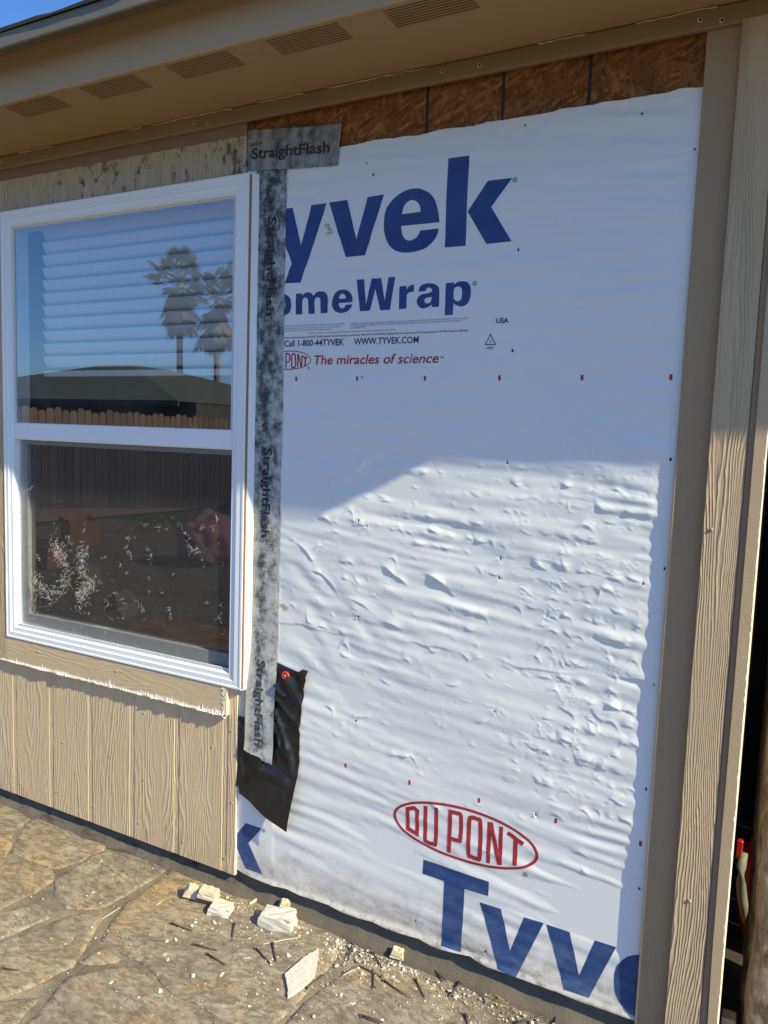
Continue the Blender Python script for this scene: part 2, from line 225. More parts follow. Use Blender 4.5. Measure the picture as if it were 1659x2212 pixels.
TAN = (.655, .490, .305)
def mat_grain(name, base, amp=.9, vert=True, planks=False, freq=11.0, weather=False, dist=.0016, horiz=False, wz=1.5, wx=1.0):
    """painted fibre cement with an embossed wood grain"""
    m = M(name); X, Yc, Z = m.sep()
    if horiz: X, Z = Z, X
    if planks:
        k = m.math('FLOOR', m.math('MULTIPLY', m.math('ADD', X, 2.688), 1/.2185))
        h = m.n('ShaderNodeTexWhiteNoise', noise_dimensions='1D'); m.set(h.inputs['W'], k)
        off = m.math('MULTIPLY', h.outputs['Value'], 9.0)
        Zo = m.math('ADD', Z, off)
    else: Zo = Z
    low = m.noise(1.0, 2, .5, m.comb(m.math('MULTIPLY', X, 6.0), 0.0, m.math('MULTIPLY', Zo, wz)))
    low2 = m.noise(1.0, 2, .5, m.comb(m.math('MULTIPLY', X, 40.0), 3.0, m.math('MULTIPLY', Zo, 7.0)))
    u = m.math('ADD', m.math('MULTIPLY', X, freq*2.2), m.math('ADD', m.math('MULTIPLY', low, freq*wx), m.math('MULTIPLY', low2, 1.1)))
    s1 = m.math('SINE', m.math('MULTIPLY', u, 6.2832*2.0))
    fine = m.noise(1.0, 3, .6, m.comb(m.math('MULTIPLY', X, 420.0), 0.0, m.math('MULTIPLY', Zo, 9.0)))
    mask = m.noise(1.0, 2, .5, m.comb(m.math('MULTIPLY', X, 16.0), 7.0, m.math('MULTIPLY', Zo, 1.6)))
    mask = m.ramp(mask, (.36, .15), (.62, 1.0))
    ridge = m.math('POWER', m.math('MULTIPLY_ADD', s1, .5, .5), 2.2)
    hgt = m.math('ADD', m.math('MULTIPLY', m.math('MULTIPLY', ridge, mask), .75), m.math('MULTIPLY', fine, .35))
    nrm = m.bump(hgt, amp, dist)
    f = m.noise(3.0, 4, .6)
    c = m.mix(f, tuple(x*.90 for x in base), tuple(x*1.08 for x in base))
    dirt = m.ramp(m.noise(14, 6, .7), (.60, 0), (.78, 1))
    c = m.mix(m.math('MULTIPLY', dirt, .28), c, tuple(x*.55 for x in base))
    if planks:
        sp = m.math('MULTIPLY', m.ramp(m.noise(22, 7, .75), (.48, 0), (.68, 1)), m.ramp(Z, (.07, 1), (.30, 0))); c = m.mix(m.math('MULTIPLY', sp, .45), c, (.26, .20, .14))
        fd = m.ramp(m.noise(1, 4, .6, m.comb(m.math('MULTIPLY', k, 3.7), 0.0, m.math('MULTIPLY', Z, 1.5))), (.3, 0), (.7, 1)); c = m.mix(m.math('MULTIPLY', fd, .16), c, (.80, .66, .46))
    if weather:   # band that the old frieze covered keeps its paint; below it the bare board is greyed and mouldy
        st = m.noise(1.0, 5, .65, m.comb(m.math('MULTIPLY', X, 90.0), 0.0, m.math('MULTIPLY', Z, 6.0)))
        raw = m.mix(m.ramp(st, (.3, 0), (.7, 1)), (.36, .28, .185), (.58, .49, .37))
        mould = m.noise(1.0, 6, .75, m.comb(m.math('MULTIPLY', X, 26.0), 1.0, m.math('MULTIPLY', Z, 17.0)))
        zz = m.math('SUBTRACT', 2.50, Z)
        patch = m.noise(3.0, 2, .5)
        md = m.ramp(m.math('ADD', mould, m.math('MULTIPLY', m.math('SUBTRACT', patch, .5), .35)), (.56, 0), (.64, 1))
        raw = m.mix(m.math('MULTIPLY', md, .85), raw, (.05, .042, .035))
        edge = m.math('GREATER_THAN', m.math('ADD', Z, m.math('MULTIPLY', m.noise(30, 2), .004)), 2.538)
        c = m.mix(edge, raw, m.mix(f, (.22, .155, .09), (.27, .19, .115)))
    return m.done(m.bsdf(c, .62, nrm, .35))

SIDING = mat_grain("siding_paint", TAN, 1.0, planks=True, freq=17, dist=.0019, wz=.85, wx=.62)
TRIMG = mat_grain("trim_paint_heavy_grain", (.52, .39, .245), 1.0, freq=34, dist=.0032, wz=.75, wx=.42)
TRIMF = mat_grain("trim_paint_fine_grain", (.37, .265, .16), .5, freq=48, dist=.0012, wz=.35, wx=.18)
TRIMS = simple("smooth_trim_paint", (.50, .375, .235), .65, .1, 14, .5, 160)
TRIMH = mat_grain("trim_paint_knotty", TAN, .55, freq=9, horiz=True, dist=.0016)
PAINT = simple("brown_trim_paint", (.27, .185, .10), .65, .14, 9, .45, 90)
FASC = mat_grain("fascia_paint", (.46, .335, .205), .35, freq=20, horiz=True, dist=.0012)
WEATH = mat_grain("weathered_board", TAN, .4, freq=30, weather=True, dist=.001)
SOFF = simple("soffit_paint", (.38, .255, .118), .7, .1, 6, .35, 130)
CREAM = simple("raw_cement_edge", (.80, .72, .52), .8, .1, 60, .6, 300)
FRING = simple("torn_white_fibre", (.66, .645, .61), .85, .08, 90, .5, 400)
VINYL = simple("white_vinyl", (.86, .88, .90), .38, .04, 4, .05, 60, .45)
VINYLD = simple("dusty_vinyl", (.62, .63, .63), .5, .18, 40, .1, 90, .4)
GREYM = simple("grey_drip_metal", (.175, .16, .12), .5, .08, 8, .1, 60, .4)
NAILM = simple("weathered_steel", (.085, .075, .068), .5, .5, 300, .2, 500, .5, .2)
HEADP = simple("painted_nail_head", (.42, .32, .21), .6, .1, 50)
BLACK = simple("dark_hole", (.012, .011, .010), .9, .1, 50)
SEAL = simple("dark_sealant", (.02, .022, .024), .7, .3, 60)
REDC = simple("red_plastic_cap", (.62, .045, .02), .35, .1, 60, 0, 1, .5)
REDP = simple("red_moulded_plastic", (.38, .010, .010), .35, .1, 10, 0, 1, .5)
GREYP = simple("greenish_grey_rubber", (.17, .175, .14), .6, .1, 20)
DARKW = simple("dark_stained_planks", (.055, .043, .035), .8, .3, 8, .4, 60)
OFFW = simple("cut_lumber", (.75, .55, .30), .8, .2, 30, .4, 120)
ROOMW = simple("room_wall_paint", (.30, .27, .24), .9, .05, 3)
BLIND = simple("blind_slat", (.76, .76, .75), .5, .04, 5)
SHING = simple("asphalt_shingle", (.05, .047, .045), .95, .5, 160, .9, 300, .2)
NROOF = M("neighbour_shingles"); _m = NROOF
_f = _m.noise(3, 5, .7); _r = _m.wave(3.2, .6, 2, 2, dir='Z', prof='SAW')
NROOF = _m.done(_m.bsdf(_m.mix(_m.math('MULTIPLY', _r, .7), _m.mix(_f, (.075, .085, .07), (.13, .14, .115)), (.05, .055, .045)), .9, None, .2))
FENCEM = M("weathered_cedar"); _m = FENCEM
_x = _m.noise(1, 4, .6, _m.map((30, 30, 2)))
FENCEM = _m.done(_m.bsdf(_m.mix(_m.rnd(), _m.mix(_x, (.07, .045, .031), (.15, .10, .07)), _m.mix(_x, (.11, .075, .053), (.22, .155, .115))), .85, None, .2))
NWALL = simple("neighbour_brick", (.06, .045, .035), .9, .2, 20)
NTRIM = simple("neighbour_dark_trim", (.05, .045, .04), .8, .1, 20)
PALMT = simple("palm_trunk", (.22, .18, .14), .9, .3, 6, .5, 20)
def leafmat(name, a, b):
    m = M(name); f = m.noise(1.3, 3)
    return m.done(m.bsdf(m.mix(f, a, b), .6, None, .3))
PALMG = leafmat("palm_frond_green", (.035, .06, .02), (.10, .13, .05))
PALMD = leafmat("palm_frond_dead", (.16, .13, .08), (.29, .23, .145))
BUSHG = leafmat("shrub_leaf", (.05, .065, .025), (.13, .14, .06))
BARKB = simple("tree_bark", (.10, .08, .06), .9, .3, 10)
GRASS = M("lawn"); _m = GRASS
GRASS = _m.done(_m.bsdf(_m.mix(_m.noise(6, 6, .7), (.05, .07, .022), (.14, .13, .055)), .9, _m.bump(_m.noise(60, 4), .8, .02), .2))

def mat_wrap():
    m = M("house_wrap_film"); X, Yc, Z = m.sep()
    f = m.noise(2.2, 5, .6)
    c = m.mix(f, (.74, .755, .77), (.82, .83, .84))
    # grime splashed up from the ground, tan stains, faint smudges
    low = m.math('MULTIPLY', m.math('SUBTRACT', .27, Z), 3.2)
    g = m.math('ADD', m.noise(16, 7, .72), low)
    c = m.mix(m.math('MULTIPLY', m.ramp(g, (.62, 0), (1.05, .9)), .6), c, (.38, .31, .25))
    sp = m.ramp(m.noise(1, 7, .75, m.map((26, 1, 40))), (.50, 0), (.60, 1)); spm = m.ramp(m.math('ADD', Z, m.math('MULTIPLY', m.noise(7, 3, .6), .10)), (.12, 1), (.23, 0))
    c = m.mix(m.math('MULTIPLY', m.math('MULTIPLY', sp, spm), .75), c, (.15, .11, .085))
    t = m.ramp(m.noise(3.1, 4, .6, m.map(loc=(3.3, 0, 1.1))), (.66, 0), (.80, 1))
    c = m.mix(m.math('MULTIPLY', t, .22), c, (.60, .50, .36))
    sm = m.ramp(m.noise(1, 5, .7, m.map((14, 1, 46))), (.66, 0), (.78, 1))
    c = m.mix(m.math('MULTIPLY', sm, .14), c, (.33, .34, .36))
    wv = m.math('ADD', m.wave(150, 1.5, 1, 1, dir='Z'), m.noise(1, 2, .5, m.map((60, 1, 900))))
    nrm = m.bump(wv, .10, .0006)
    nrm = m.bump(m.noise(1, 6, .6, m.map((22, 1, 60))), .07, .002, nrm)
    return m.done(m.bsdf(c, .52, nrm, .35))
WRAP = mat_wrap()
def mat_ink(name, a, fade=.12):
    m = M(name); f = m.noise(9, 6, .7); Z = m.sep()[2]
    c = m.mix(m.ramp(f, (.35, 0), (.75, 1)), tuple(x*.9 for x in a), tuple(min(1, x*1.18+.012) for x in a))
    s = m.ramp(m.noise(70, 5, .7), (.67, 0), (.75, 1))
    c = m.mix(m.math('MULTIPLY', s, fade), c, (.5, .5, .5))
    wear = m.math('MULTIPLY', m.ramp(m.noise(1, 5, .7, m.map((10, 1, 22))), (.45, 0), (.75, 1)), m.ramp(Z, (.12, .35), (.42, 0)))
    c = m.mix(wear, c, (.30, .36, .42))
    return m.done(m.bsdf(c, .5, m.bump(m.noise(1, 6, .6, m.map((22, 1, 60))), .07, .002), .35))
INKB = mat_ink("blue_print", (.020, .062, .205)); INKR = mat_ink("red_print", (.40, .022, .035)); INKN = mat_ink("navy_small_print", (.018, .026, .075))
INKG = simple("grey_fine_print", (.16, .18, .24), .6)

def mat_osb():
    m = M("oriented_strand_board"); X, Yc, Z = m.sep()
    c = None; hs = None
    for i, (a, sx, sz) in enumerate(((.45, 120, 24), (-.6, 110, 22), (1.25, 95, 20), (.10, 140, 24), (-1.1, 120, 26))):
        v = m.map((sx, 1, sz), (i*3.7, 0, i*1.3), v=m.map(rot=(0, a, 0))); vd = m.voro(1, v, 'F1', 1, 'Color')
        g = m.sep(vd)[0]
        cc = m.ramp(g, (0, (.15, .052, .012)), (.45, (.24, .088, .022)), (.8, (.32, .125, .034)), (1, (.42, .19, .06)))
        c = cc if c is None else m.mix(m.math('GREATER_THAN', m.sep(vd)[1], .55), c, cc)
        hs = g if hs is None else m.math('MAXIMUM', hs, g)
    st = m.noise(1, 4, .6, m.map((160, 1, 22)))
    c = m.mix(m.math('MULTIPLY', m.ramp(st, (.45, 0), (.75, 1)), .3), c, (.07, .027, .010))
    return m.done(m.bsdf(c, .75, m.bump(hs, .6, .002), .25))
OSB = mat_osb()
def mat_tape(name, horiz):
    m = M(name); X, Yc, Z = m.sep()
    fib = m.noise(1, 5, .7, m.map((30, 1, 330) if not horiz else (330, 1, 40)))
    mo = m.noise(1, 6, .68, m.map((24, 1, 20) if not horiz else (26, 1, 13)))
    mo2 = m.noise(1, 7, .75, m.map((60, 1, 48)))
    k = m.math('ADD', m.math('MULTIPLY', mo, .74), m.math('ADD', m.math('MULTIPLY', mo2, .32), m.math('MULTIPLY', fib, .20)))
    if horiz: k = m.math('ADD', k, -.07)
    if not horiz:   # blacker mould high up, bleached and fibrous toward the bottom; both edges paler than the middle
        k = m.math('ADD', k, m.math('MULTIPLY', m.math('SUBTRACT', 1.45, Z), .055))
        k = m.math('ADD', k, -.062); xm = m.math('ABSOLUTE', m.math('ADD', X, 1.468))
        k = m.math('ADD', k, m.math('SUBTRACT', m.math('MULTIPLY', xm, 1.3), .052))
    c = m.ramp(k, (.38, (.020, .022, .028)), (.46, (.075, .08, .085)), (.53, (.24, .245, .25)), (.61, (.46, .46, .455)), (.74, (.60, .60, .59)))
    if horiz: c = m.mix(.45, c, (.15, .145, .13))
    else:
        edge = m.ramp(X, (0, 1), (1, 0)); e2 = m.n('ShaderNodeMapRange'); m.set(e2.inputs[0], X)
        e2.inputs[1].default_value = -1.512; e2.inputs[2].default_value = -1.485; e2.inputs[3].default_value = .75; e2.inputs[4].default_value = 0
        lowz = m.n('ShaderNodeMapRange'); m.set(lowz.inputs[0], Z); lowz.inputs[1].default_value = 1.5; lowz.inputs[2].default_value = 1.25
        c = m.mix(m.math('MULTIPLY', m.math('MULTIPLY', e2.outputs[0], lowz.outputs[0]), .9), c, (.66, .60, .47))
    nrm = m.bump(fib, .5, .0014); nrm = m.bump(mo2, .35, .002, nrm); nrm = m.bump(m.noise(1, 3, .5, m.map((30, 1, 16))), .35, .005, nrm)
    return m.done(m.bsdf(c, .6, nrm, .35))
TAPEV = mat_tape("mouldy_flashing_fibre", False); TAPEH = mat_tape("mouldy_flashing_fibre_top", True)
def mat_tapeink(name, top):
    m = M(name); X, Yc, Z = m.sep(); f = m.noise(1, 6, .7, m.map((45, 1, 45)))
    if top: c = m.mix(m.ramp(f, (.4, 0), (.75, 1)), (.022, .021, .019), (.075, .072, .066))
    else:
        r = m.n('ShaderNodeMapRange'); m.set(r.inputs[0], Z); r.inputs[1].default_value = 1.4; r.inputs[2].default_value = .7
        c0 = m.mix(m.ramp(f, (.44, 0), (.68, 1)), (.012, .013, .016), (.075, .078, .082))
        c1 = m.mix(m.ramp(f, (.46, 0), (.72, 1)), (.05, .05, .048), (.20, .20, .19))
        c = m.mix(r.outputs[0], c0, c1)
    return m.done(m.bsdf(c, .6, None, .35))
TINKV = mat_tapeink("faded_tape_print", False); TINKH = mat_tapeink("faded_tape_print_top", True)
def mat_rubber():
    m = M("black_rubber_sheet"); f = m.noise(6, 6, .7)
    c = m.mix(m.ramp(f, (.35, 0), (.8, 1)), (.006, .006, .0065), (.018, .018, .0185))
    sc = m.ramp(m.noise(55, 7, .75), (.66, 0), (.76, 1)); pl = m.ramp(m.noise(5, 2, .5), (.45, 0), (.62, 1))
    c = m.mix(m.math('MULTIPLY', m.math('MULTIPLY', sc, pl), .5), c, (.30, .29, .27))
    st = m.ramp(m.noise(1, 4, .6, m.map((60, 1, 7))), (.55, 0), (.8, 1))
    c = m.mix(m.math('MULTIPLY', st, .2), c, (.12, .118, .11))
    return m.done(m.bsdf(c, .36, m.bump(m.noise(120, 4), .12, .001), .6))
RUBBER = mat_rubber()
def mat_conc():
    m = M("concrete_footing"); f = m.noise(7, 6, .7)
    c = m.mix(f, (.085, .074, .058), (.20, .172, .135)); sp = m.ramp(m.noise(90, 4, .6), (.62, 0), (.7, 1))
    c = m.mix(m.math('MULTIPLY', sp, .3), c, (.11, .10, .085))
    mo = m.ramp(m.noise(1, 5, .7, m.map((9, 9, 30))), (.5, 0), (.7, 1)); X = m.sep()[0]
    lf = m.ramp(m.math('ADD', X, 1.55), (.0, 1), (.02, 0))
    c = m.mix(m.math('MULTIPLY', m.math('MULTIPLY', mo, lf), .8), c, (.02, .018, .018))
    return m.done(m.bsdf(c, .9, m.bump(m.noise(140, 6, .7), .8, .004), .2))
CONC = mat_conc()
def mat_stone():
    m = M("flagstone_slate"); r = m.rnd()
    v = m.n('ShaderNodeVectorMath', operation='ADD'); m.set(v.inputs[0], m.obj); m.set(v.inputs[1], m.comb(m.math('MULTIPLY', r, 13.0), 0.0, 0.0)); v = v.outputs[0]
    ang = m.n('ShaderNodeVectorRotate', rotation_type='Z_AXIS'); m.set(ang.inputs['Vector'], v); m.set(ang.inputs['Angle'], m.math('MULTIPLY_ADD', r, .9, -.45)); v = ang.outputs[0]
    a = m.noise(5.5, 7, .68, m.map((1, 1.7, 1), v=v), 1.0); b = m.noise(2.6, 5, .6, m.map(loc=(4, 2, 0), v=v), .8)
    fine = m.noise(1, 8, .72, m.map((30, 62, 30), v=v), .6)
    base = m.mix(m.ramp(a, (.3, 0), (.7, 1)), (.20, .17, .13), (.46, .39, .295))
    gold = m.mix(m.ramp(b, (.48, 0), (.68, 1)), base, (.44, .305, .16))
    rust = m.ramp(m.noise(4.2, 5, .65, m.map(loc=(9, 5, 0), v=v), 1.2), (.60, 0), (.74, 1))
    c = m.mix(m.math('MULTIPLY', rust, .55), gold, (.34, .165, .075))
    grey = m.ramp(m.noise(3.0, 5, .65, m.map(loc=(2, 8, 0), v=v), .8), (.52, 0), (.70, 1))
    c = m.mix(m.math('MULTIPLY', grey, .6), c, (.30, .275, .22))
    c = m.mix(m.math('MULTIPLY', m.ramp(fine, (.42, 1), (.58, 0)), .7), c, (.12, .092, .066))
    wh = m.ramp(m.noise(1, 8, .8, m.map((44, 60, 1), v=v)), (.64, 0), (.74, 1))
    c = m.mix(m.math('MULTIPLY', wh, .5), c, (.50, .45, .38))
    cl = m.noise(1, 6, .62, m.map((5, 11, 5), v=v), 1.6); ln = m.ramp(m.math('ABSOLUTE', m.math('SUBTRACT', cl, .5)), (.0, 1), (.022, 0)); lmask = m.ramp(m.noise(3.5, 3, .6), (.42, 0), (.6, 1)); ln = m.math('MULTIPLY', ln, lmask)
    c = m.mix(m.math('MULTIPLY', ln, .5), c, (.08, .06, .043))
    lay = m.math('SNAP', m.noise(4.0, 6, .6, m.map((1, 2.4, 1), v=v), 1.4), .07)
    h = m.math('ADD', m.math('MULTIPLY', lay, 2.0), m.math('ADD', m.math('MULTIPLY', fine, .55), m.math('SUBTRACT', m.math('MULTIPLY', a, .6), m.math('MULTIPLY', ln, .35))))
    return m.done(m.bsdf(c, m.math('MULTIPLY_ADD', fine, .3, .48), m.bump(h, .6, .006), .35))
STONE = mat_stone()
def mat_mortar():
    m = M("patio_mortar"); X, Yc, Z = m.sep(); f = m.noise(3.4, 6, .7)
    c = m.mix(m.ramp(f, (.42, 0), (.66, 1)), (.15, .125, .09), (.33, .285, .215)); g = m.noise(130, 4, .7)
    c = m.mix(m.math('MULTIPLY', m.ramp(g, (.55, 0), (.7, 1)), .4), c, (.42, .38, .31))
    return m.done(m.bsdf(c, .92, m.bump(m.math('ADD', g, m.noise(30, 4)), .8, .004), .2))
MORT = mat_mortar()
def mat_chunk(name, c0, c1):
    m = M(name); f = m.noise(60, 6, .7)
    return m.done(m.bsdf(m.mix(f, c0, c1), .9, m.bump(m.noise(1, 5, .7, m.map((160, 160, 420))), .8, .002), .2))
CHW = mat_chunk("broken_fibre_cement", (.46, .425, .36), (.76, .73, .67)); CHC = mat_chunk("painted_cement_chunk", (.50, .43, .31), (.70, .62, .47))
STRAW = simple("dry_straw", (.42, .33, .15), .7, .2, 60)
def mat_post():
    m = M("weathered_bark"); X, Yc, Z = m.sep()
    f = m.noise(1, 7, .72, m.map((26, 26, 9)), .8); g = m.noise(1, 6, .7, m.map((90, 90, 22)), .5)
    c = m.ramp(m.math('ADD', m.math('MULTIPLY', f, .6), m.math('MULTIPLY', g, .4)), (.34, (.03, .022, .016)), (.46, (.16, .125, .092)), (.6, (.30, .25, .20)), (.78, (.48, .43, .37)))
    return m.done(m.bsdf(c, .85, m.bump(m.math('ADD', f, m.math('MULTIPLY', g, .6)), 1.0, .012), .3))
POST = mat_post()
def mat_glass(name, refl, tint):
    m = M(name)
    tr = m.n('ShaderNodeBsdfTransparent'); tr.inputs[0].default_value = (*tint, 1)
    gl = m.n('ShaderNodeBsdfGlossy'); gl.inputs['Roughness'].default_value = 0.004; gl.inputs[0].default_value = (.95, .97, 1, 1)
    mx = m.n('ShaderNodeMixShader'); lw = m.n('ShaderNodeLayerWeight'); lw.inputs[0].default_value = .5
    fac = m.math('MINIMUM', m.math('ADD', m.math('MULTIPLY', m.math('POWER', lw.outputs['Facing'], 5.0), 1.3), refl+.10), 1.0)
    m.set(mx.inputs[0], fac); m.t.links.new(tr.outputs[0], mx.inputs[1]); m.t.links.new(gl.outputs[0], mx.inputs[2])
    # film of dust, heavier along the lower edge
    df = m.n('ShaderNodeBsdfDiffuse'); df.inputs[0].default_value = (.6, .6, .58, 1)
    mx2 = m.n('ShaderNodeMixShader'); st = m.noise(1, 6, .7, m.map((70, 1, 9))); bl = m.noise(3, 4, .6)
    d = m.math('MULTIPLY', m.math('MULTIPLY', m.ramp(st, (.4, .2), (.8, 1)), m.ramp(bl, (.3, 0), (.8, 1))), .16)
    m.set(mx2.inputs[0], d); m.t.links.new(mx.outputs[0], mx2.inputs[1]); m.t.links.new(df.outputs[0], mx2.inputs[2])
    return m.done(mx2.outputs[0])
GLASS = mat_glass("window_glass", .155, (.90, .93, .95)); GLASSL = mat_glass("lower_window_glass", .09, (.55, .58, .58))
def mat_screen():
    m = M("fibreglass_screen"); tr = m.n('ShaderNodeBsdfTransparent')
    st = m.noise(1, 4, .7, m.map((10, 1, 260))); st2 = m.noise(1, 4, .7, m.map((240, 1, 12)))
    sc_ = m.ramp(m.noise(1, 6, .75, m.map((16, 1, 120))), (.58, 0), (.74, 1)); c = m.mix(m.math('MULTIPLY', st, st2), (.030, .030, .029), (.17, .175, .165)); c = m.mix(m.math('MULTIPLY', sc_, .5), c, (.35, .34, .32))
    df = m.bsdf(c, .7, None, .2); mx = m.n('ShaderNodeMixShader')
    m.set(mx.inputs[0], m.math('MULTIPLY_ADD', m.math('ADD', st, st2), .24, .22))
    m.t.links.new(tr.outputs[0], mx.inputs[1]); m.t.links.new(df, mx.inputs[2])
    return m.done(mx.outputs[0])
SCREEN = mat_screen()
FRAY = simple("frayed_screen_fibre", (.66, .66, .64), .5, .3, 300)
FRAYD = simple("dark_screen_fibre", (.05, .05, .05), .6, .3, 300)

# ------------------------------------------------------------------ mesh helpers
def tag(o, label=None, cat=None, group=None, kind=None):
    if label: o['label'] = label
    if cat: o['category'] = cat
    if group: o['group'] = group
    if kind: o['kind'] = kind
    return o
def wloc(p):
    v = Vector((0, 0, 0))
    while p is not None: v += p.location; p = p.parent
    return v
class MB:
    """collects vertices and faces (world coordinates) for ONE mesh object"""
    def __init__(s): s.v = []; s.f = []; s.mi = []
    def add(s, vs, fs, mi=0):
        k = len(s.v); s.v += [tuple(v) for v in vs]; s.f += [tuple(i+k for i in f) for f in fs]; s.mi += [mi]*len(fs); return s
    def box(s, x0, x1, y0, y1, z0, z1, b=.0, mi=0):
        if b <= 0:
            vs = [(x, y, z) for x in (x0, x1) for y in (y0, y1) for z in (z0, z1)]
            return s.add(vs, [(0, 1, 3, 2), (4, 6, 7, 5), (0, 4, 5, 1), (2, 3, 7, 6), (0, 2, 6, 4), (1, 5, 7, 3)], mi)
        bm = bmesh.new(); bmesh.ops.create_cube(bm, size=1)
        for v in bm.verts: v.co = ((x0+x1)/2+v.co.x*(x1-x0), (y0+y1)/2+v.co.y*(y1-y0), (z0+z1)/2+v.co.z*(z1-z0))
        bmesh.ops.bevel(bm, geom=bm.edges[:], offset=b, segments=1, affect='EDGES', profile=.6)
        return s.bm(bm, mi)
    def bm(s, bm, mi=0):
        bm.verts.index_update(); s.add([v.co.copy() for v in bm.verts], [tuple(v.index for v in f.verts) for f in bm.faces], mi); bm.free(); return s
    def tube(s, pts, r, n=6, mi=0, cap=True):
        pts = [Vector(p) for p in pts]; rs = r if isinstance(r, (list, tuple)) else [r]*len(pts); vs = []; fs = []
        for i, p in enumerate(pts):
            t = (pts[min(i+1, len(pts)-1)]-pts[max(i-1, 0)]).normalized()
            a = t.cross(Vector((0, 0, 1))); a = a if a.length > .05 else t.cross(Vector((1, 0, 0))); a.normalize(); b = t.cross(a)
            vs += [p+rs[i]*(math.cos(2*math.pi*k/n)*a+math.sin(2*math.pi*k/n)*b) for k in range(n)]
        for i in range(len(pts)-1):
            fs += [(i*n+k, i*n+(k+1) % n, (i+1)*n+(k+1) % n, (i+1)*n+k) for k in range(n)]
        if cap: fs += [tuple(range(n)), tuple(reversed(range(len(vs)-n, len(vs))))]
        return s.add(vs, fs, mi)
    def disc(s, c, ax, r, h, n=14, dome=0, mi=0):
        c = Vector(c); ax = Vector(ax).normalized(); a = ax.orthogonal().normalized(); b = ax.cross(a)
        ring = lambda rr, hh: [c+ax*hh+rr*(math.cos(2*math.pi*k/n)*a+math.sin(2*math.pi*k/n)*b) for k in range(n)]
        vs = ring(r, 0)+ring(r, h*.6)+ring(r*.8, h)+[c+ax*(h+dome)]
        fs = [(k, (k+1) % n, n+(k+1) % n, n+k) for k in range(n)]+[(n+k, n+(k+1) % n, 2*n+(k+1) % n, 2*n+k) for k in range(n)]+[(2*n+k, 2*n+(k+1) % n, 3*n) for k in range(n)]
        return s.add(vs, fs, mi)
    def build(s, name, mats, parent=None, smooth=False, loc=None):
        me = bpy.data.meshes.new(name); off = Vector(loc) if loc else Vector((0, 0, 0)); off2 = off if parent is None else wloc(parent)
        me.from_pydata([tuple(Vector(v)-off2) for v in s.v], [], s.f)
        for m in (mats if isinstance(mats, (list, tuple)) else [mats]): me.materials.append(m)
        if max(s.mi, default=0): me.polygons.foreach_set('material_index', s.mi)
        bm = bmesh.new(); bm.from_mesh(me); bmesh.ops.recalc_face_normals(bm, faces=bm.faces); bm.to_mesh(me); bm.free()
        if smooth: me.polygons.foreach_set('use_smooth', [True]*len(me.polygons))
        o = bpy.data.objects.new(name, me); col.objects.link(o)
        if parent is not None: o.parent = parent
        elif loc: o.location = loc
        return o
def empty(name, loc=(0, 0, 0)):
    o = bpy.data.objects.new(name, None); col.objects.link(o); o.location = loc; o.empty_display_size = .1; return o
def copy_tree(o, parent=None):
    c = o.copy(); col.objects.link(c); c.parent = parent
    for ch in list(o.children): copy_tree(ch, c)
    return c
def box(name, mat, parent, *a, b=.0015): return MB().box(*a, b=b).build(name, mat, parent)

def smooth_loop(pts, n=5):
    """points (x, z[, 1 = smooth]) in mm -> dense loop in m; flagged points take a Hermite curve"""
    P = [(p[0]/1000, p[1]/1000, len(p) > 2) for p in pts]; out = []; N = len(P)
    for i in range(N):
        p0, p1 = P[i], P[(i+1) % N]; a = np.array(p0[:2]); b = np.array(p1[:2])
        if not (p0[2] or p1[2]): out.append(tuple(a)); continue
        ma = (b-np.array(P[i-1][:2]))/2 if p0[2] else b-a
        mb = (np.array(P[(i+2) % N][:2])-a)/2 if p1[2] else b-a
        for k in range(n):
            t = k/n; out.append(tuple((2*t**3-3*t*t+1)*a+(t**3-2*t*t+t)*ma+(-2*t**3+3*t*t)*b+(t**3-t*t)*mb))
    return out
def inside(pts, loops):
    r = np.zeros(len(pts), bool); x, z = pts[:, 0], pts[:, 1]
    for L in loops:
        L = np.array(L); A = L; B = np.roll(L, -1, 0)
        for (x0, z0), (x1, z1) in zip(A, B):
            if z0 == z1: continue
            c = ((z0 > z) != (z1 > z)) & (x < (x1-x0)*(z-z0)/(z1-z0)+x0); r ^= c
    return r
def fill(loops, cell):
    vs = []; es = []
    for L in loops:
        k = len(vs); vs += [tuple(p) for p in L]; es += [(k+i, k+(i+1) % len(L)) for i in range(len(L))]
    A = np.array(vs); lo = A.min(0); hi = A.max(0)
    if cell:
        gx = np.arange(lo[0]+cell*.5, hi[0], cell); gz = np.arange(lo[1]+cell*.5, hi[1], cell)
        if len(gx) and len(gz):
            g = np.stack(np.meshgrid(gx, gz), -1).reshape(-1, 2); g = g+rng.uniform(-.12, .12, g.shape)*cell
            g = g[inside(g, loops)]; vs += [tuple(p) for p in g]
    r = delaunay_2d_cdt([Vector(v) for v in vs], es, [], 0, 1e-7)
    V = np.array([(v.x, v.y) for v in r[0]]); F = np.array(r[2]); cen = V[F].mean(1)
    return V, F[inside(cen, loops)]
def drape(loops, yfun, cell=.008, mb=None, mi=0):
    if cell:
        q = []
        for L in loops:
            o = []
            for i in range(len(L)):
                a = np.array(L[i][:2]); b = np.array(L[(i+1) % len(L)][:2]); n = max(1, int(np.linalg.norm(b-a)/cell)); o += [tuple(a+(b-a)*k/n) for k in range(n)]
            q.append(o)
        loops = q
    V, F = fill(loops, cell); mb = mb or MB(); y = yfun(V[:, 0], V[:, 1])
    return mb.add([(a[0], b, a[1]) for a, b in zip(V, y)], [tuple(int(i) for i in f) for f in F], mi)
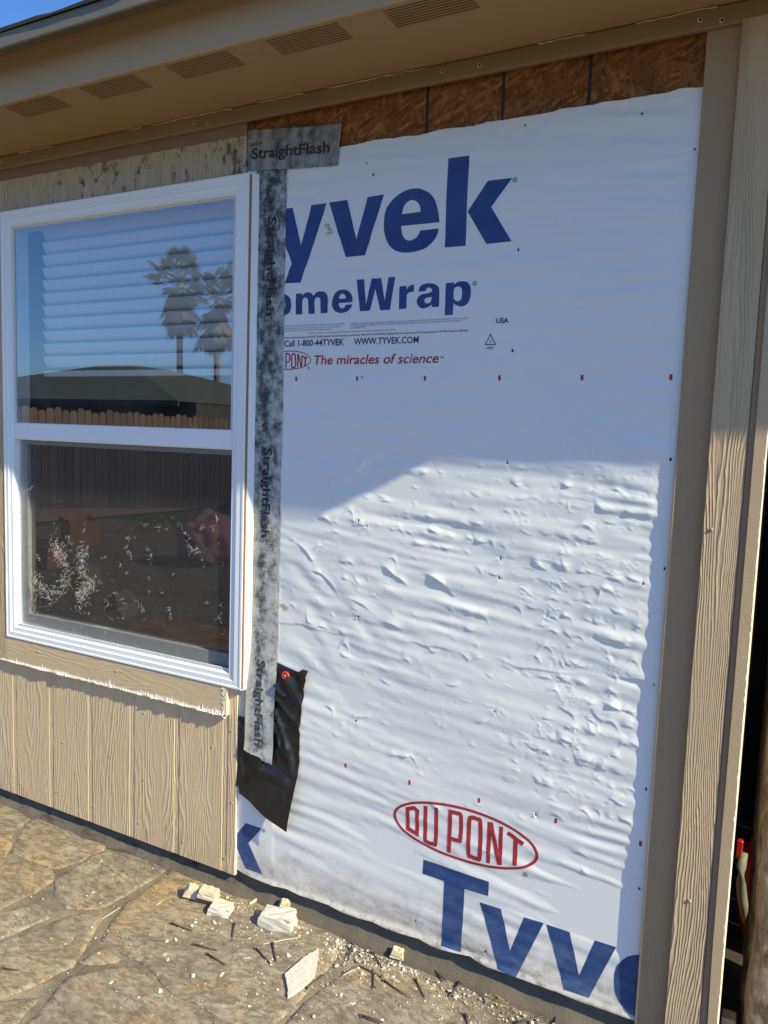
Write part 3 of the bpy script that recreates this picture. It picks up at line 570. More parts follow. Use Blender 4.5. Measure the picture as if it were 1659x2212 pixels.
def ribbon(pts, width, closed=False):
    P = [np.array(p[:2]) for p in pts]; N = len(P); Lf, Rt = [], []
    for i in range(N):
        a = P[i-1] if (i > 0 or closed) else None; b = P[(i+1) % N] if (i < N-1 or closed) else None
        d1 = (P[i]-a) if a is not None else (b-P[i]); d2 = (b-P[i]) if b is not None else (P[i]-a)
        d1 = d1/np.linalg.norm(d1); d2 = d2/np.linalg.norm(d2); n1 = np.array((-d1[1], d1[0])); n2 = np.array((-d2[1], d2[0]))
        m = n1+n2; m = m/max(np.linalg.norm(m), 1e-6); s = width/2/max(.45, float(m@n1)); Lf.append(tuple(P[i]+m*s)); Rt.append(tuple(P[i]-m*s))
    return [Lf, Rt] if closed else [Lf+Rt[::-1]]
def ellipse(cx, cz, a, b, n=72): return [(cx+a*math.cos(2*math.pi*k/n), cz+b*math.sin(2*math.pi*k/n)) for k in range(n)]
_cap = {}
def glyphs(body, bold=0.0, shear=0.0):
    cu = bpy.data.curves.new("txt", 'FONT'); cu.body = body; cu.size = 1; cu.offset = bold; cu.shear = shear; cu.resolution_u = 3
    o = bpy.data.objects.new("txt", cu); col.objects.link(o); bpy.context.view_layer.update()
    me = bpy.data.meshes.new_from_object(o.evaluated_get(bpy.context.evaluated_depsgraph_get()))
    V = np.array([v.co[:2] for v in me.vertices]); F = [tuple(p.vertices) for p in me.polygons]
    bpy.data.objects.remove(o); bpy.data.curves.remove(cu); bpy.data.meshes.remove(me); return V, F
def capheight():
    if 'h' not in _cap: V, F = glyphs("H"); _cap['h'] = V[:, 1].max()
    return _cap['h']
def text(mb, body, x0, x1, z, cap, yfun, bold=.0, shear=0, vert=False, z1=None, mi=0):
    """horizontal: from x0 to x1 on baseline z (z1 = baseline at the right end); vert: reads downward from z=x0 to z=x1 with baseline at x=z"""
    V, F = glyphs(body, bold, shear); lo, hi = V[:, 0].min(), V[:, 0].max(); u = (V[:, 0]-lo)/(hi-lo); h = V[:, 1]/capheight()*cap
    if vert: X = z+(0 if z1 is None else (z1-z)*u)+h; Z = x0+(x1-x0)*u
    else: X = x0+(x1-x0)*u; Z = z+(0 if z1 is None else (z1-z)*u)+h
    y = yfun(X, Z)-.0005; mb.add(np.stack([X, y, Z], 1), F, mi); return mb
def registered(mb, cx, cz, r, yfun, wd=.0014):
    drape([ellipse(cx, cz, r, r, 28), ellipse(cx, cz, r-wd, r-wd, 28)], yfun, 0, mb); text(mb, "R", cx-r*.42, cx+r*.5, cz-r*.5, r*1.0, yfun, .02); return mb

# ------------------------------------------------------------------ wrinkle field of the wrap
GX0, GX1, GZ0, GZ1, DX = -1.62, -.15, .04, 2.52, .0025
NX = int((GX1-GX0)/DX)+1; NZ = int((GZ1-GZ0)/DX)+1
xs = GX0+DX*np.arange(NX); zs = GZ0+DX*np.arange(NZ); XX, ZZ = np.meshgrid(xs, zs)
def band(lx, lz, ang=0, bp=0):
    kx = 2*np.pi*np.fft.fftfreq(NX, DX)[None]; kz = 2*np.pi*np.fft.fftfreq(NZ, DX)[:, None]; c, s = math.cos(R(ang)), math.sin(R(ang))
    ku = c*kx+s*kz; kv = -s*kx+c*kz; q = (ku*lx)**2+(kv*lz)**2; f = np.exp(-.5*q)*(q if bp else 1)
    g = np.real(np.fft.ifft2(np.fft.fft2(rng.standard_normal((NZ, NX)))*f)); return (g-g.mean())/g.std()
def sst(a, b, x): t = np.clip((x-a)/(b-a), 0, 1); return t*t*(3-2*t)
m_low = 1.1-.10*sst(1.75, 1.45, ZZ); m_bot = sst(.45, .7, ZZ); mR = sst(-.80, -.50, XX); mL = 1-sst(-1.15, -.95, XX)
modA = .5+.5*np.clip(band(.12, .09)*.7+.6, 0, 1.6)
H = .0022*band(.15, .07, -6)+.00088*band(.15, .0170, -4, 1)*modA+.00042*band(.070, .0090, -6, 1)*modA*(.5+.5*np.clip(band(.1, .06)+.4, 0, 1.8))*m_low*(.65+.35*m_bot)
H += .00034*band(.05, .0085, -3, 1)*mR*m_low*(.35+.65*m_bot)*(.3+.7*np.clip(band(.1, .06)+.5, 0, 1.5))
H += .0005*band(.06, .019, -36, 1)*mL*sst(1.42, 1.2, ZZ)*sst(.7, .85, ZZ)*np.clip(band(.09, .07)+.6, 0, 1.6)
H += .00015*band(.026, .0095, -10, 1)*m_low*(.4+.6*np.clip(band(.08, .05)+.5, 0, 1.5))+.00010*band(.05, .012, 20, 1)*m_low
def creases(lx, lz, ang, wdt, h, lo):
    """thin sharp folds along the zero lines of a noise, kept only in patches"""
    r = band(lx, lz, ang, 1); patch = np.clip(band(lx*.9, lz*2.2, ang)-lo, 0, 1.2); return h*np.exp(-(r/wdt)**2)*patch
H += creases(.016, .0055, -4, .22, .0011, .5)*mR*(1-sst(-.36, -.28, XX)*.5)*m_bot*m_low
d = np.clip(band(.016, .0055, -6)-1.45, 0, None); H += .0010*np.minimum(d, .9)*m_low*m_bot*(.25+.6*mR+.3*np.clip(band(.1, .1), 0, 1))
d = np.clip(band(.009, .0065, 0)-1.6, 0, None); H -= .0010*np.minimum(d, .9)*m_low*m_bot*(.3+.7*mR)
# short crescent pockets: soft above, sharp below, crowded toward the right-hand boards and under the shadow line
def pocket(cx, cz, a, h, tilt, curv, b1, b2):
    i0, i1 = np.searchsorted(xs, (cx-3*a, cx+3*a)); j0, j1 = np.searchsorted(zs, (cz-.05, cz+.05))
    if i1-i0 < 2 or j1-j0 < 2: return
    x = XX[j0:j1, i0:i1]-cx; z = ZZ[j0:j1, i0:i1]-cz; c, sn = math.cos(tilt), math.sin(tilt); u = c*x+sn*z; v = -sn*x+c*z+curv*u*u
    H[j0:j1, i0:i1] += h*np.exp(-np.abs(u/a)**2.2)*np.where(v > 0, np.exp(-(v/b1)**1.3), np.exp(-(v/b2)**2))
pr = np.random.default_rng(77)
for n_p, xr, zr in ((270, (-.54, -.27), (.62, 1.55)), (105, (-1.25, -.55), (1.28, 1.54)), (95, (-1.36, -.5), (.95, 1.32)), (42, (-1.3, -.5), (.60, .95)), (14, (-1.0, -.25), (.45, .62))):
    for q in range(n_p):
        cx, cz = pr.uniform(*xr), pr.uniform(*zr); row = round(cz/.043)*.043; cz = cz*.4+row*.6-.04*(cx+.8)
        if cx < -1.25+(1.25-cz)*.1 and cz > 1.30: continue
        sc = pr.random()**2; pocket(cx, cz, .0065+.014*sc*pr.uniform(.5, 1.3), .0006+.0021*sc*pr.uniform(.6, 1.2), R(pr.normal(-9, 18)), pr.normal(8, 22), .0045+.009*sc, .0022+.0014*pr.random())
for cx, cz, a, h, t in ((-1.0, 1.21, .022, .0055, -34), (-.965, 1.19, .020, .004, -30), (-.85, 1.205, .030, .0060, -24), (-.868, 1.345, .016, .0045, -16), (-.55, 1.275, .020, .0042, -14), (-1.30, 1.24, .040, .003, -42), (-1.22, 1.16, .045, .003, -36), (-1.10, 1.10, .035, .0025, -20), (-.99, 1.05, .030, .0028, -12)): pocket(cx, cz, a, h, R(t), 4, .012, .0035)
zc = 1.0-.006*np.sin(XX*9)+.005*band(.05, 1)*.5+.0022*band(.014, .5); H += np.clip(band(.05, .3)*.6+.6, .08, 1.6)*(.0016*(np.tanh((ZZ-zc)/.004)*.5*np.exp(-((ZZ-zc)/.05)**2))+.0011*np.exp(-((ZZ-zc)/.004)**2))
PUNCT = [(a/1000, b/1000) for k in ('puncts', 'puncts2', 'puncts3', 'puncts4') for a, b in MISC[k]]
for a, b in PUNCT:
    r = np.hypot(XX-a, ZZ-b); th = np.arctan2(ZZ-b, XX-a); H += .0014*np.exp(-r/.016)*(.6+.45*np.cos(th*2+a*50)+.25*np.cos(th*5+b*70))-.001*np.exp(-(r/.006)**2)
H *= sst(-.20, -.29, XX)*.94+.06
# long soft waves run into the corner boards
H += .0008*np.clip(band(.2, .05)*.6+.8, .1, 2)*np.sin((ZZ+.05*XX)*2*np.pi/.062+band(.2, .06)*2.6)*sst(-.50, -.33, XX)*sst(-.225, -.29, XX)*m_low
H += .00055*np.clip(band(.2, .05)*.7+.7, 0, 2)*np.sin((ZZ+.08*XX)*2*np.pi/.060+band(.25, .07)*2.6)*(1-sst(.35, .6, ZZ))
tf = sst(-1.395, -1.415, XX); H = np.clip(H, -.004, .009)*(1-.88*tf)+.004; H = np.maximum(H, .0005); H += .008*np.exp(-((ZZ-.088)/.012)**2)*sst(-1.6, -1.4, XX)
def hs(x, z):
    fx = np.clip((np.asarray(x)-GX0)/DX, 0, NX-1.001); fz = np.clip((np.asarray(z)-GZ0)/DX, 0, NZ-1.001); i = fx.astype(int); j = fz.astype(int); a = fx-i; b = fz-j
    return (H[j, i]*(1-a)*(1-b)+H[j, i+1]*a*(1-b)+H[j+1, i]*(1-a)*b+H[j+1, i+1]*a*b)
sheet_y = lambda x, z: -(.002+hs(x, z)); ink_y = lambda x, z: sheet_y(x, z)-.0004; mark_y = lambda x, z: sheet_y(x, z)-.0006

# ------------------------------------------------------------------ ground
gr = MB(); gr.add([(-400, -400, -.04), (400, -400, -.04), (400, 400, -.04), (-400, 400, -.04)], [(0, 1, 2, 3)])
tag(gr.build("ground", GRASS), kind='structure')
def mat_pave():
    m = M("distant_flagstone"); e = m.voro(1.9, None, 'DISTANCE_TO_EDGE'); cc = m.sep(m.voro(1.9, None, 'F1', 1, 'Color'))[0]
    c = m.mix(cc, (.20, .15, .10), (.30, .21, .12)); c = m.mix(m.math('MULTIPLY', m.noise(6, 6, .7), .6), c, (.14, .11, .085))
    c = m.mix(m.math('LESS_THAN', e, .035), c, (.27, .24, .19))
    return m.done(m.bsdf(c, .85, m.bump(m.math('MINIMUM', e, .06), .6, .02), .25))
pt = MB(); n_ = 150
px = np.linspace(-3.4, .6, n_); py = np.linspace(-1.3, .35, 70); hh = rng.standard_normal((70, n_))*.0008
pt.add([(x, y, .0065+hh[j, i]*1.4) for j, y in enumerate(py) for i, x in enumerate(px)], [(j*n_+i, j*n_+i+1, (j+1)*n_+i+1, (j+1)*n_+i) for j in range(69) for i in range(n_-1)])
patio = pt.build("patio", MORT, smooth=True); tag(patio, kind='structure')
pv = MB()
for a in ((-10.2, -3.4, -7.5, .0), (.6, 4, -7.5, .35), (-3.4, .6, -7.5, -1.3)): pv.box(a[0], a[1], a[2], a[3], -.03, .006)
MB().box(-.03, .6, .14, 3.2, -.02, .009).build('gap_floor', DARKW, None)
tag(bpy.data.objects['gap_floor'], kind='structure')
tag(pv.build("paved_yard", mat_pave()), kind='structure')
for name, pts in STONES.items():
    P = [(a/1000, b/1000) for a, b in pts]; L = []
    for i in range(len(P)):
        a = np.array(P[i]); b = np.array(P[(i+1) % len(P)]); n = max(2, int(np.linalg.norm(b-a)/.012)); nn = np.array((-(b-a)[1], (b-a)[0])); nn = nn/(np.linalg.norm(nn)+1e-9)
        off = np.cumsum(rng.standard_normal(n+1)); off -= np.linspace(off[0], off[-1], n+1)
        L += [tuple(a+(b-a)*k/n+nn*off[k]*.0016) for k in range(n)]
    cen = np.mean(L, 0); L = [(p[0]+(p[0]-cen[0])/(np.hypot(*(np.array(p)-cen))+1e-6)*.0055, p[1]+(p[1]-cen[1])/(np.hypot(*(np.array(p)-cen))+1e-6)*.0055) for p in L]
    V, F = fill([L], .012); mb = MB(); Lc = np.array(L)
    dmin = np.min(np.hypot(V[:, None, 0]-Lc[None, :, 0], V[:, None, 1]-Lc[None, :, 1]), 1)
    top = .0125-.005*np.exp(-dmin/.003)+rng.standard_normal(len(V))*.0004+.0012*np.sin(V[:, 0]*17)*np.sin(V[:, 1]*23+1)
    mb.add([(v[0], v[1], t) for v, t in zip(V, top)], [tuple(int(i) for i in f) for f in F])
    n = len(L); mb.add([(p[0], p[1], .006) for p in L]+[(p[0]+(p[0]-cen[0])*.004, p[1]+(p[1]-cen[1])*.004, -.002) for p in L], [(i, (i+1) % n, n+(i+1) % n, n+i) for i in range(n)])
    mb.build("flagstone", STONE, patio, smooth=True)

# ------------------------------------------------------------------ house shell
house = empty("house"); tag(house, "tan sided house under repair with an overhanging eave and a white window", "house")
WX0, WX1, WZ0, WZ1 = -2.719, -1.5272, .7476, 2.4167
sh = MB()
sh.box(WX1, -.03, .0, .09, .10, 2.625).box(-8, WX0, .0, .09, .10, 2.625).box(WX0, WX1, .0, .09, WZ1, 2.625).box(WX0, WX1, .0, .09, .10, WZ0)
sh.build("sheathing", OSB, house)
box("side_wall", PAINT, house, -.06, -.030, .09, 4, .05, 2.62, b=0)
for x in (-.940, -.719, -.491):
    mb = MB(); L = [(x+random.uniform(-.0045, -.003), z) for z in np.linspace(2.42, 2.59, 12)]+[(x+random.uniform(.003, .005), z) for z in np.linspace(2.59, 2.42, 12)]
    drape([L], lambda a, b: 0*a-.0012, .01, mb); mb.build("sealant_line", SEAL, house)
mb = MB().box(-1.554, -1.535, -.004, .0005, 2.40, 2.585); mb.build("sheathing_edge_strip", OSB, house)
# footing
fx = np.linspace(-8, -.024, 900); prof = [(.013, .105), (.012, .080), (.009, .055), (-.002, .035), (-.016, .020), (-.030, .006), (-.036, -.03)]
nz_ = rng.standard_normal((len(prof), len(fx))); nz_ = (nz_+np.roll(nz_, 1, 1)+np.roll(nz_, 2, 1))/3; lowf = np.interp(fx, np.linspace(-8, 0, 120), rng.standard_normal(120))
mb = MB(); mb.add([(x, y+nz_[j, i]*.0022*(j > 0)+lowf[i]*.004*(j > 2), z+nz_[j, i]*.001) for j, (y, z) in enumerate(prof) for i, x in enumerate(fx)],
                  [(j*len(fx)+i, j*len(fx)+i+1, (j+1)*len(fx)+i+1, (j+1)*len(fx)+i) for j in range(len(prof)-1) for i in range(len(fx)-1)])
mb.box(-8, -.03, .014, .25, -.03, .10); mb.build("footing", CONC, house, smooth=True)
# siding panel below the window: planks with shallow flat channels between them
def siding(z0, z1, x0, x1, name, mat, gro=True):
    mb = MB(); pts = [x0]; xs_ = []
    k = -40
    prof = []
    edges = [-2.688+.2185*i for i in range(-24, 6)]
    edges = [e for e in edges if x0+.03 < e < x1-.004]
    prof.append((x0, -.016))
    if gro:
        for e in edges:
            prof += [(e-.0215, -.016), (e-.0195, -.0146), (e+.0005, -.0146), (e+.0012, -.0118), (e+.0034, -.0118), (e+.0041, -.016)]
    prof.append((x1, -.016))
    zz = [z0, z1]; n = len(prof)
    mb.add([(p[0], p[1], z) for z in zz for p in prof], [(i, i+1, n+i+1, n+i) for i in range(n-1)])
    mb.add([(p[0], p[1], z0) for p in prof]+[(p[0], -.001, z0) for p in prof], [(i, i+1, n+i+1, n+i) for i in range(n-1)], 0)
    mb.add([(x1, -.016, z0), (x1, -.001, z0), (x1, -.001, z1), (x1, -.016, z1)], [(0, 1, 2, 3)], 1)
    return mb.build(name, [mat, CREAM], house)
pan = siding(.078, .7565, -8, -1.556, "siding_panel", SIDING)
for a, b in MISC['nailsS']: MB().disc((a/1000, -.0158, b/1000), (random.uniform(-.2, .2), -1, random.uniform(-.2, .2)), .0035, .0026, 10, .0006).build("nail_head", HEADP, pan, True)
up_ = MB().box(-8, -1.556, -.016, -.001, WZ1-.01, 2.5855).build("weathered_siding_panel", WEATH, house)
lp = siding(.7570, WZ1-.01, -8, -2.95, "siding_panel", SIDING)
# trim boards round the window
st_ = box("window_side_trim", TRIMG, house, -2.95, -2.722, -.0312, -.0165, .648, 2.40)
tr = MB(); tr.box(-2.720, -1.598, -.0315, -.0165, .650, .7465, .0015); tb = tr.build("window_bottom_trim", TRIMH, house)
for a, b in MISC['nails'][:1]+[(-2530, 716)]: MB().disc((a/1000, -.0313, b/1000), (0, -1, 0), .004, .0025, 10, .0005).build("nail_head", HEADP, tb, True)
# torn white fibre along the trim's lower edge: an irregular lip with upward splinters
def fringe(x0, x1, parent):
    mb = MB(); n = int((x1-x0)/.0024); X = np.linspace(x0, x1, n+1)
    env = np.interp(X, np.linspace(x0, x1, 30), rng.uniform(.45, 1.5, 30)); env = env*np.interp(X, (-2.75, -2.5, -2.2, -1.6), (.4, .75, 1.0, 1.1))
    bot = .643+.0045*np.interp(np.linspace(0, 1, n+1), np.linspace(0, 1, 70), rng.standard_normal(70)); vs = []; m_ = 5; lift = np.interp(np.linspace(0, 1, n+1), np.linspace(0, 1, 90), rng.uniform(0, 1, 90))
    for i, x in enumerate(X):
        t = .650+env[i]*((random.random()**2.6*.020*random.random()+.009) if i % 2 else .002*random.random())
        vs += [(x+random.uniform(-.001, .001), -.0318, t), (x, -.0326-random.uniform(0, .0025)*env[i], .6505+random.uniform(-.0015, .002)*env[i]), (x+random.uniform(-.001, .001), -.0322-lift[i]*.006*env[i]-random.uniform(0, .0015), .6475-.002*env[i]*random.random()), (x, -.026+random.uniform(-.003, .002), bot[i]), (x, -.0166, bot[i]+.004)]
    mb.add(vs, [(i*m_+j, (i+1)*m_+j, (i+1)*m_+j+1, i*m_+j+1) for i in range(n) for j in range(m_-1)])
    return mb.build("torn_edge", FRING, parent)
fringe(-2.72, -1.600, tb)
fringe(-2.95, -2.722, st_)
ce = MB(); L = [(-1.6065+random.uniform(-.006, .004), z) for z in np.linspace(.645, .746, 16)]+[(-1.590+random.uniform(-.003, .003)-.012*k/15, z) for k, z in enumerate(np.linspace(.746, .645, 16))]
V_, F_ = fill([L], .006); ce.add([(a, -.0322+random.uniform(-.002, .0002), b) for a, b in V_], [tuple(int(q) for q in f) for f in F_]); ce.box(-1.597, -1.590, -.0305, -.0165, .648, .745); ce.build("broken_end", CREAM, tb)
# corner boards
box("corner_trim", TRIMF, house, -.2205, -.146, -.018, -.0005, .050, 2.575)
cb = box("corner_trim", TRIMG, house, -.1455, -.0645, -.036, -.0004, .030, 2.578)
for a, b in MISC['nB']: MB().disc((a/1000, -.0358, b/1000), (-.2, -1, 0), .0048, .003, 12, .0008).build("nail_head", HEADP, cb, True)
box("corner_trim", TRIMF, house, -.0640, -.0475, -.030, -.0005, .030, 2.577)
cc_ = MB(); n = 240; zz = np.linspace(.02, 2.577, n)
jag = rng.standard_normal(n)*.0004+np.where(rng.random(n) < .05, -.0018, 0)
wdt = .0265+np.interp(zz, (0, .35, .6), (-.006, -.001, 0))
cc_.add([(-.0225-wdt[i], -.0405, z) for i, z in enumerate(zz)]+[(-.0238+jag[i], -.0405, z) for i, z in enumerate(zz)], [(i, i+1, n+i+1, n+i) for i in range(n-1)], 0)
cc_.add([(-.0238+jag[i], -.0405, z) for i, z in enumerate(zz)]+[(-.0215, -.038, z) for z in zz]+[(-.0215, .10, z) for z in zz], [(i, i+1, n+i+1, n+i) for i in range(n-1)]+[(n+i, n+i+1, 2*n+i+1, 2*n+i) for i in range(n-1)], 1)
cc_.add([(-.0225-wdt[i], -.0405, z) for i, z in enumerate(zz)]+[(-.0225-wdt[i], -.0004, z) for i, z in enumerate(zz)], [(i, i+1, n+i+1, n+i) for i in range(n-1)], 0)
cc_.build("corner_trim", [TRIMS, CREAM], house)
# frieze, soffit, fascia, roof
fz = MB(); n = 260; x = np.linspace(-8, 2.2, n); j1 = np.cumsum(rng.standard_normal(n))*.0002; j1 -= np.linspace(j1[0], j1[-1], n)
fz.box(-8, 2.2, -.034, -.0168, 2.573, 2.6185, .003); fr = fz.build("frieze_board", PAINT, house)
for a, b in MISC['fr']+MISC['fr1']:
    mb = MB(); c0 = (a/1000, -.0343, b/1000); mb.disc(c0, (0, -1, 0), .0055, .0006, 10); nh = mb.build("nail_hole", CREAM, fr)
    MB().disc((c0[0]+.0006, c0[1]-.0006, c0[2]), (0, -1, 0), .0036, .0005, 10).build("hole_centre", BLACK, fr)
CAULK = simple('old_caulk', (.55, .47, .36), .8, .2, 60)
for a, b in ((-2.05, -1.98), (-1.93, -1.60), (-1.5, -1.33), (-1.25, -.93), (-.62, -.50), (-.38, -.2), (-2.6, -2.42)):
    k = 14; ck = MB(); ck.tube([(a+(b-a)*i/k, -.0355+random.uniform(-.001, .001), 2.6165+random.uniform(-.0012, .0012)) for i in range(k+1)], [.0008+.0018*random.random() for i in range(k+1)], 5); ck.build('cracked_caulk', CAULK, fr)
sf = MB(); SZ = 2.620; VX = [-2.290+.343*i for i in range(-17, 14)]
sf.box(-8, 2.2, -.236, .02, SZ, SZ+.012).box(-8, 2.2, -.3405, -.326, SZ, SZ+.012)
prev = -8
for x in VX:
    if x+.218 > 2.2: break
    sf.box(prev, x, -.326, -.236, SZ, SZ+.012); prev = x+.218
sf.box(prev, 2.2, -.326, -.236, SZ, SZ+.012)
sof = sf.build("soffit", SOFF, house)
v0 = None
for x in VX:
    if x < -3.2 or x > .9: continue
    if v0 is None:
        mb = MB(); mb.box(x-.006, x+.224, -.332, -.230, SZ+.0125, SZ+.02, mi=1)  # black plate over the slats paints the dark void above
        for k in range(9): a = -.326+.0012+k*.01055; mb.box(x, x+.218, a-.0006, a+.0042, SZ+.0006, SZ+.0030)
        v0 = mb.build("soffit_vent", [SOFF, BLACK], sof); xb = x
    else:
        o = v0.copy(); col.objects.link(o); o.parent = sof; o.location = (x-xb, 0, 0)
bl = MB()
for a, b in ((-8, -3.09), (1.1, 2.2)): MB().box(a, b, -.332, -.230, SZ+.0125, SZ+.02).build('vent_shade_sheet', BLACK, sof)  # black sheets painted in for the dark void above the soffit
box("fascia_board", FASC, house, -8, 2.2, -.352, -.341, 2.614, 2.815, b=.002)
EDGE = [(-8, -.456), (.492, -.456), (.500, -.400), (2.25, -.400)]  # out-of-view right part set back to fit the eave shadow
de = MB(); GX = .492
pr_ = [(-.450, 2.7535), (-.450, 2.7150), (-.4475, 2.7110), (-.400, 2.7580), (-.3525, 2.7585)]   # gutter apron: face, rolled lip, raking underside
de.add([(x, y, z) for x in (-8, GX) for y, z in pr_], [(i, i+1, 6+i, 5+i) for i in range(4)])
de.add([(GX+q, y, z) for q in (0, .004) for y, z in ((-.450, 2.753), (-.450, 2.711), (-.3525, 2.616), (-.3525, 2.753))], [(0, 1, 2, 3), (4, 5, 6, 7), (0, 1, 5, 4), (1, 2, 6, 5), (2, 3, 7, 6)])  # unseen gutter end, taper added to shape the step in the eave shadow
de.box(GX+.004, 2.2, -.372, -.3525, 2.715, 2.785)
dr = de.build("drip_edge", GREYM, house)
MB().box(-1.505, -1.5038, -.4508, -.4496, 2.715, 2.7535).build("metal_seam", NTRIM, dr)
rf = MB(); sl_ = .42
def roof_layer(dy, dz, jitter):
    pts = []; x = -8.0
    while x < .47: pts.append((x, -.456+dy+random.uniform(-jitter, jitter))); x += random.uniform(.03, .10)
    pts += [(x_, y_+dy) for x_, y_ in EDGE[1:]]
    n = len(pts); zt = lambda y: 2.7545+dz+(y+.456)*sl_
    vs = [(x, y, zt(y)) for x, y in pts]+[(x, y, zt(y)+.004+random.uniform(0, .003)) for x, y in pts]+[(x, 3.5, zt(3.5)) for x, y in pts]+[(x, 3.5, zt(3.5)+.008) for x, y in pts]
    rf.add(vs, [(i, i+1, n+i+1, n+i) for i in range(n-1)]+[(n+i, n+i+1, 3*n+i+1, 3*n+i) for i in range(n-1)]+[(i, i+1, 2*n+i+1, 2*n+i) for i in range(n-1)])
roof_layer(0, 0, .002); roof_layer(.005, .0055, .004)
rf.build("roof", SHING, house)
# room behind the window
rm = MB(); rm.box(-3.6, -.8, .10, .12, .0, .74).box(-3.6, -3.58, .09, 2.6, 0, 2.55).box(-.82, -.8, .09, 2.6, 0, 2.55).box(-3.6, -.8, 2.6, 2.62, 0, 2.55).box(-3.6, -.8, .09, 2.6, 2.54, 2.55).box(-3.6, -.8, .09, 2.6, 0.0, .02)
rm.build("room_shell", ROOMW, house)

# ------------------------------------------------------------------ window
win = empty("window"); win.parent = house
def frame(name, x0, x1, z0, z1, prof, ins, mat):
    """mitred frame: profile (inset 0..1, y) swept round the opening; ins = inset left, right, top, bottom"""
    mb = MB(); n = len(prof)
    cor = [(x0, z0, 1, 1), (x1, z0, -1, 1), (x1, z1, -1, -1), (x0, z1, 1, -1)]; vs = []
    for cx, cz, sx, sz in cor:
        ix = ins[0] if sx > 0 else ins[1]; iz = ins[3] if sz > 0 else ins[2]
        vs += [(cx+sx*ix*t, y, cz+sz*iz*t) for t, y in prof]
    mb.add(vs, [(c*n+i, c*n+i+1, ((c+1) % 4)*n+i+1, ((c+1) % 4)*n+i) for c in range(4) for i in range(n-1)])
    return mb.build(name, mat, win)
frame("frame", WX0, WX1, WZ0, WZ1, [(0, .05), (0, -.0305), (.05, -.0345), (.16, -.0345), (.19, -.0325), (.52, -.0330), (.55, -.0275), (.88, -.0282), (.97, -.0230), (1, -.004), (1, .05)], (.050, .064, .062, .052), VINYL)
mb = MB(); mb.add([(WX1, -.031, z) for z in (WZ0+.002, WZ1-.002)]+[(-1.5085, -.0095, z) for z in (WZ0+.002, WZ1-.002)]+[(-1.5085, -.002, z) for z in (WZ0+.002, WZ1-.002)]+[(WX1, -.002, z) for z in (WZ0+.002, WZ1-.002)], [(0, 1, 3, 2), (2, 3, 5, 4), (0, 2, 4, 6), (1, 3, 5, 7)]); mb.build("side_flange", VINYL, win)
MB().box(WX1-.0012, WX1+.0040, -.0325, -.0262, WZ0+.006, WZ1-.006).build("paint_line", simple("tan_paint_line", (.33, .20, .10), .7), win)
IX0, IX1, IZ0, IZ1 = WX0+.050, WX1-.064, WZ0+.052, WZ1-.062
box("meeting_rail", VINYL, win, IX0-.002, IX1+.002, -.0245, .014, 1.548, 1.614, b=.003)
mb = MB(); mb.box(IX0-.004, IX0+.010, -.017, .026, 1.614, IZ1+.003).box(IX1-.010, IX1+.004, -.017, .026, 1.614, IZ1+.003).box(IX0, IX1, -.0165, .026, IZ1-.006, IZ1+.004)
mb.build("glazing_bead", VINYLD, win)
mb = MB(); mb.add([(IX0+.005, -.0145, 1.612), (IX1-.005, -.0145, 1.612), (IX1-.005, -.0145, IZ1), (IX0+.005, -.0145, IZ1)], [(0, 1, 2, 3)]); mb.build("upper_pane", GLASS, win)
mb = MB(); mb.box(IX0-.004, IX0+.046, .0, .038, IZ0, 1.552, .002).box(IX1-.012, IX1+.004, .008, .038, IZ0, 1.552, .002).box(IX0+.046, IX1-.012, .0, .038, IZ0-.005, IZ0+.052, .002).box(IX0+.046, IX1-.012, .0, .038, 1.53, 1.552)
mb.build("lower_sash", VINYLD, win)
mb = MB(); mb.add([(IX0+.044, .016, IZ0+.05), (IX1-.010, .016, IZ0+.05), (IX1-.010, .016, 1.535), (IX0+.044, .016, 1.535)], [(0, 1, 2, 3)]); mb.build("lower_pane", GLASSL, win)
mb = MB(); mb.box(IX0+.001, IX1-.001, -.021, .05, IZ0-.02, IZ0-.002).box(IX0+.001, IX1-.001, -.020, -.016, IZ0-.004, IZ0+.010, .001).box(IX0+.001, IX1-.001, -.008, -.004, IZ0-.004, IZ0+.007, .001)
mb.build("track", VINYLD, win)
# torn insect screen
SY = -.0115
def blob(cx, cz, r, k=11, sx=1, sz=1): return [(cx+sx*r*random.uniform(.55, 1.3)*math.cos(2*math.pi*i/k), cz+sz*r*random.uniform(.55, 1.3)*math.sin(2*math.pi*i/k)) for i in range(k)]
def rough(pts, j=.005, step=.008):
    P = [np.array((a/1000, b/1000)) for a, b in pts]; out = []
    for i in range(len(P)):
        a, b = P[i], P[(i+1) % len(P)]; n = max(1, int(np.linalg.norm(b-a)/step)); out += [tuple(a+(b-a)*k/n+rng.uniform(-j, j, 2)) for k in range(n)]
    return out
holes = [rough(SCR['h1']), rough(SCR['h2'], .006), rough(SCR['h3'], .005)]
R1 = [.010, .009, .005, .006, .006, .006, .010, .006]; R2 = [.006, .006, .008, .009, .013, .007, .010, .008, .007, .006, .005, .006, .005, .004, .008, .008, .008, .005, .006, .006]
for (a, b), r in zip(SCR['hs'], R1): holes.append(blob(a/1000, b/1000, r))
for i, ((a, b), r) in enumerate(zip(SCR['hs2'], R2)): holes.append(blob(a/1000, b/1000, r, 11, .55 if i in (8, 16) else 1.15, 2.2 if i in (8, 16) else .9))
mb = MB(); drape([[(IX0+.022, IZ0+.018), (IX1-.004, IZ0+.006), (IX1-.004, 1.548), (IX0+.022, 1.548)]]+holes, lambda x, z: SY+.0015*np.sin(x*21)*np.sin(z*17)-.003*np.exp(-((x+2.39)/.12)**2-((z-1.03)/.12)**2), .03, mb)
scr = mb.build("insect_screen", SCREEN, win)
fy = MB(); fd = MB()
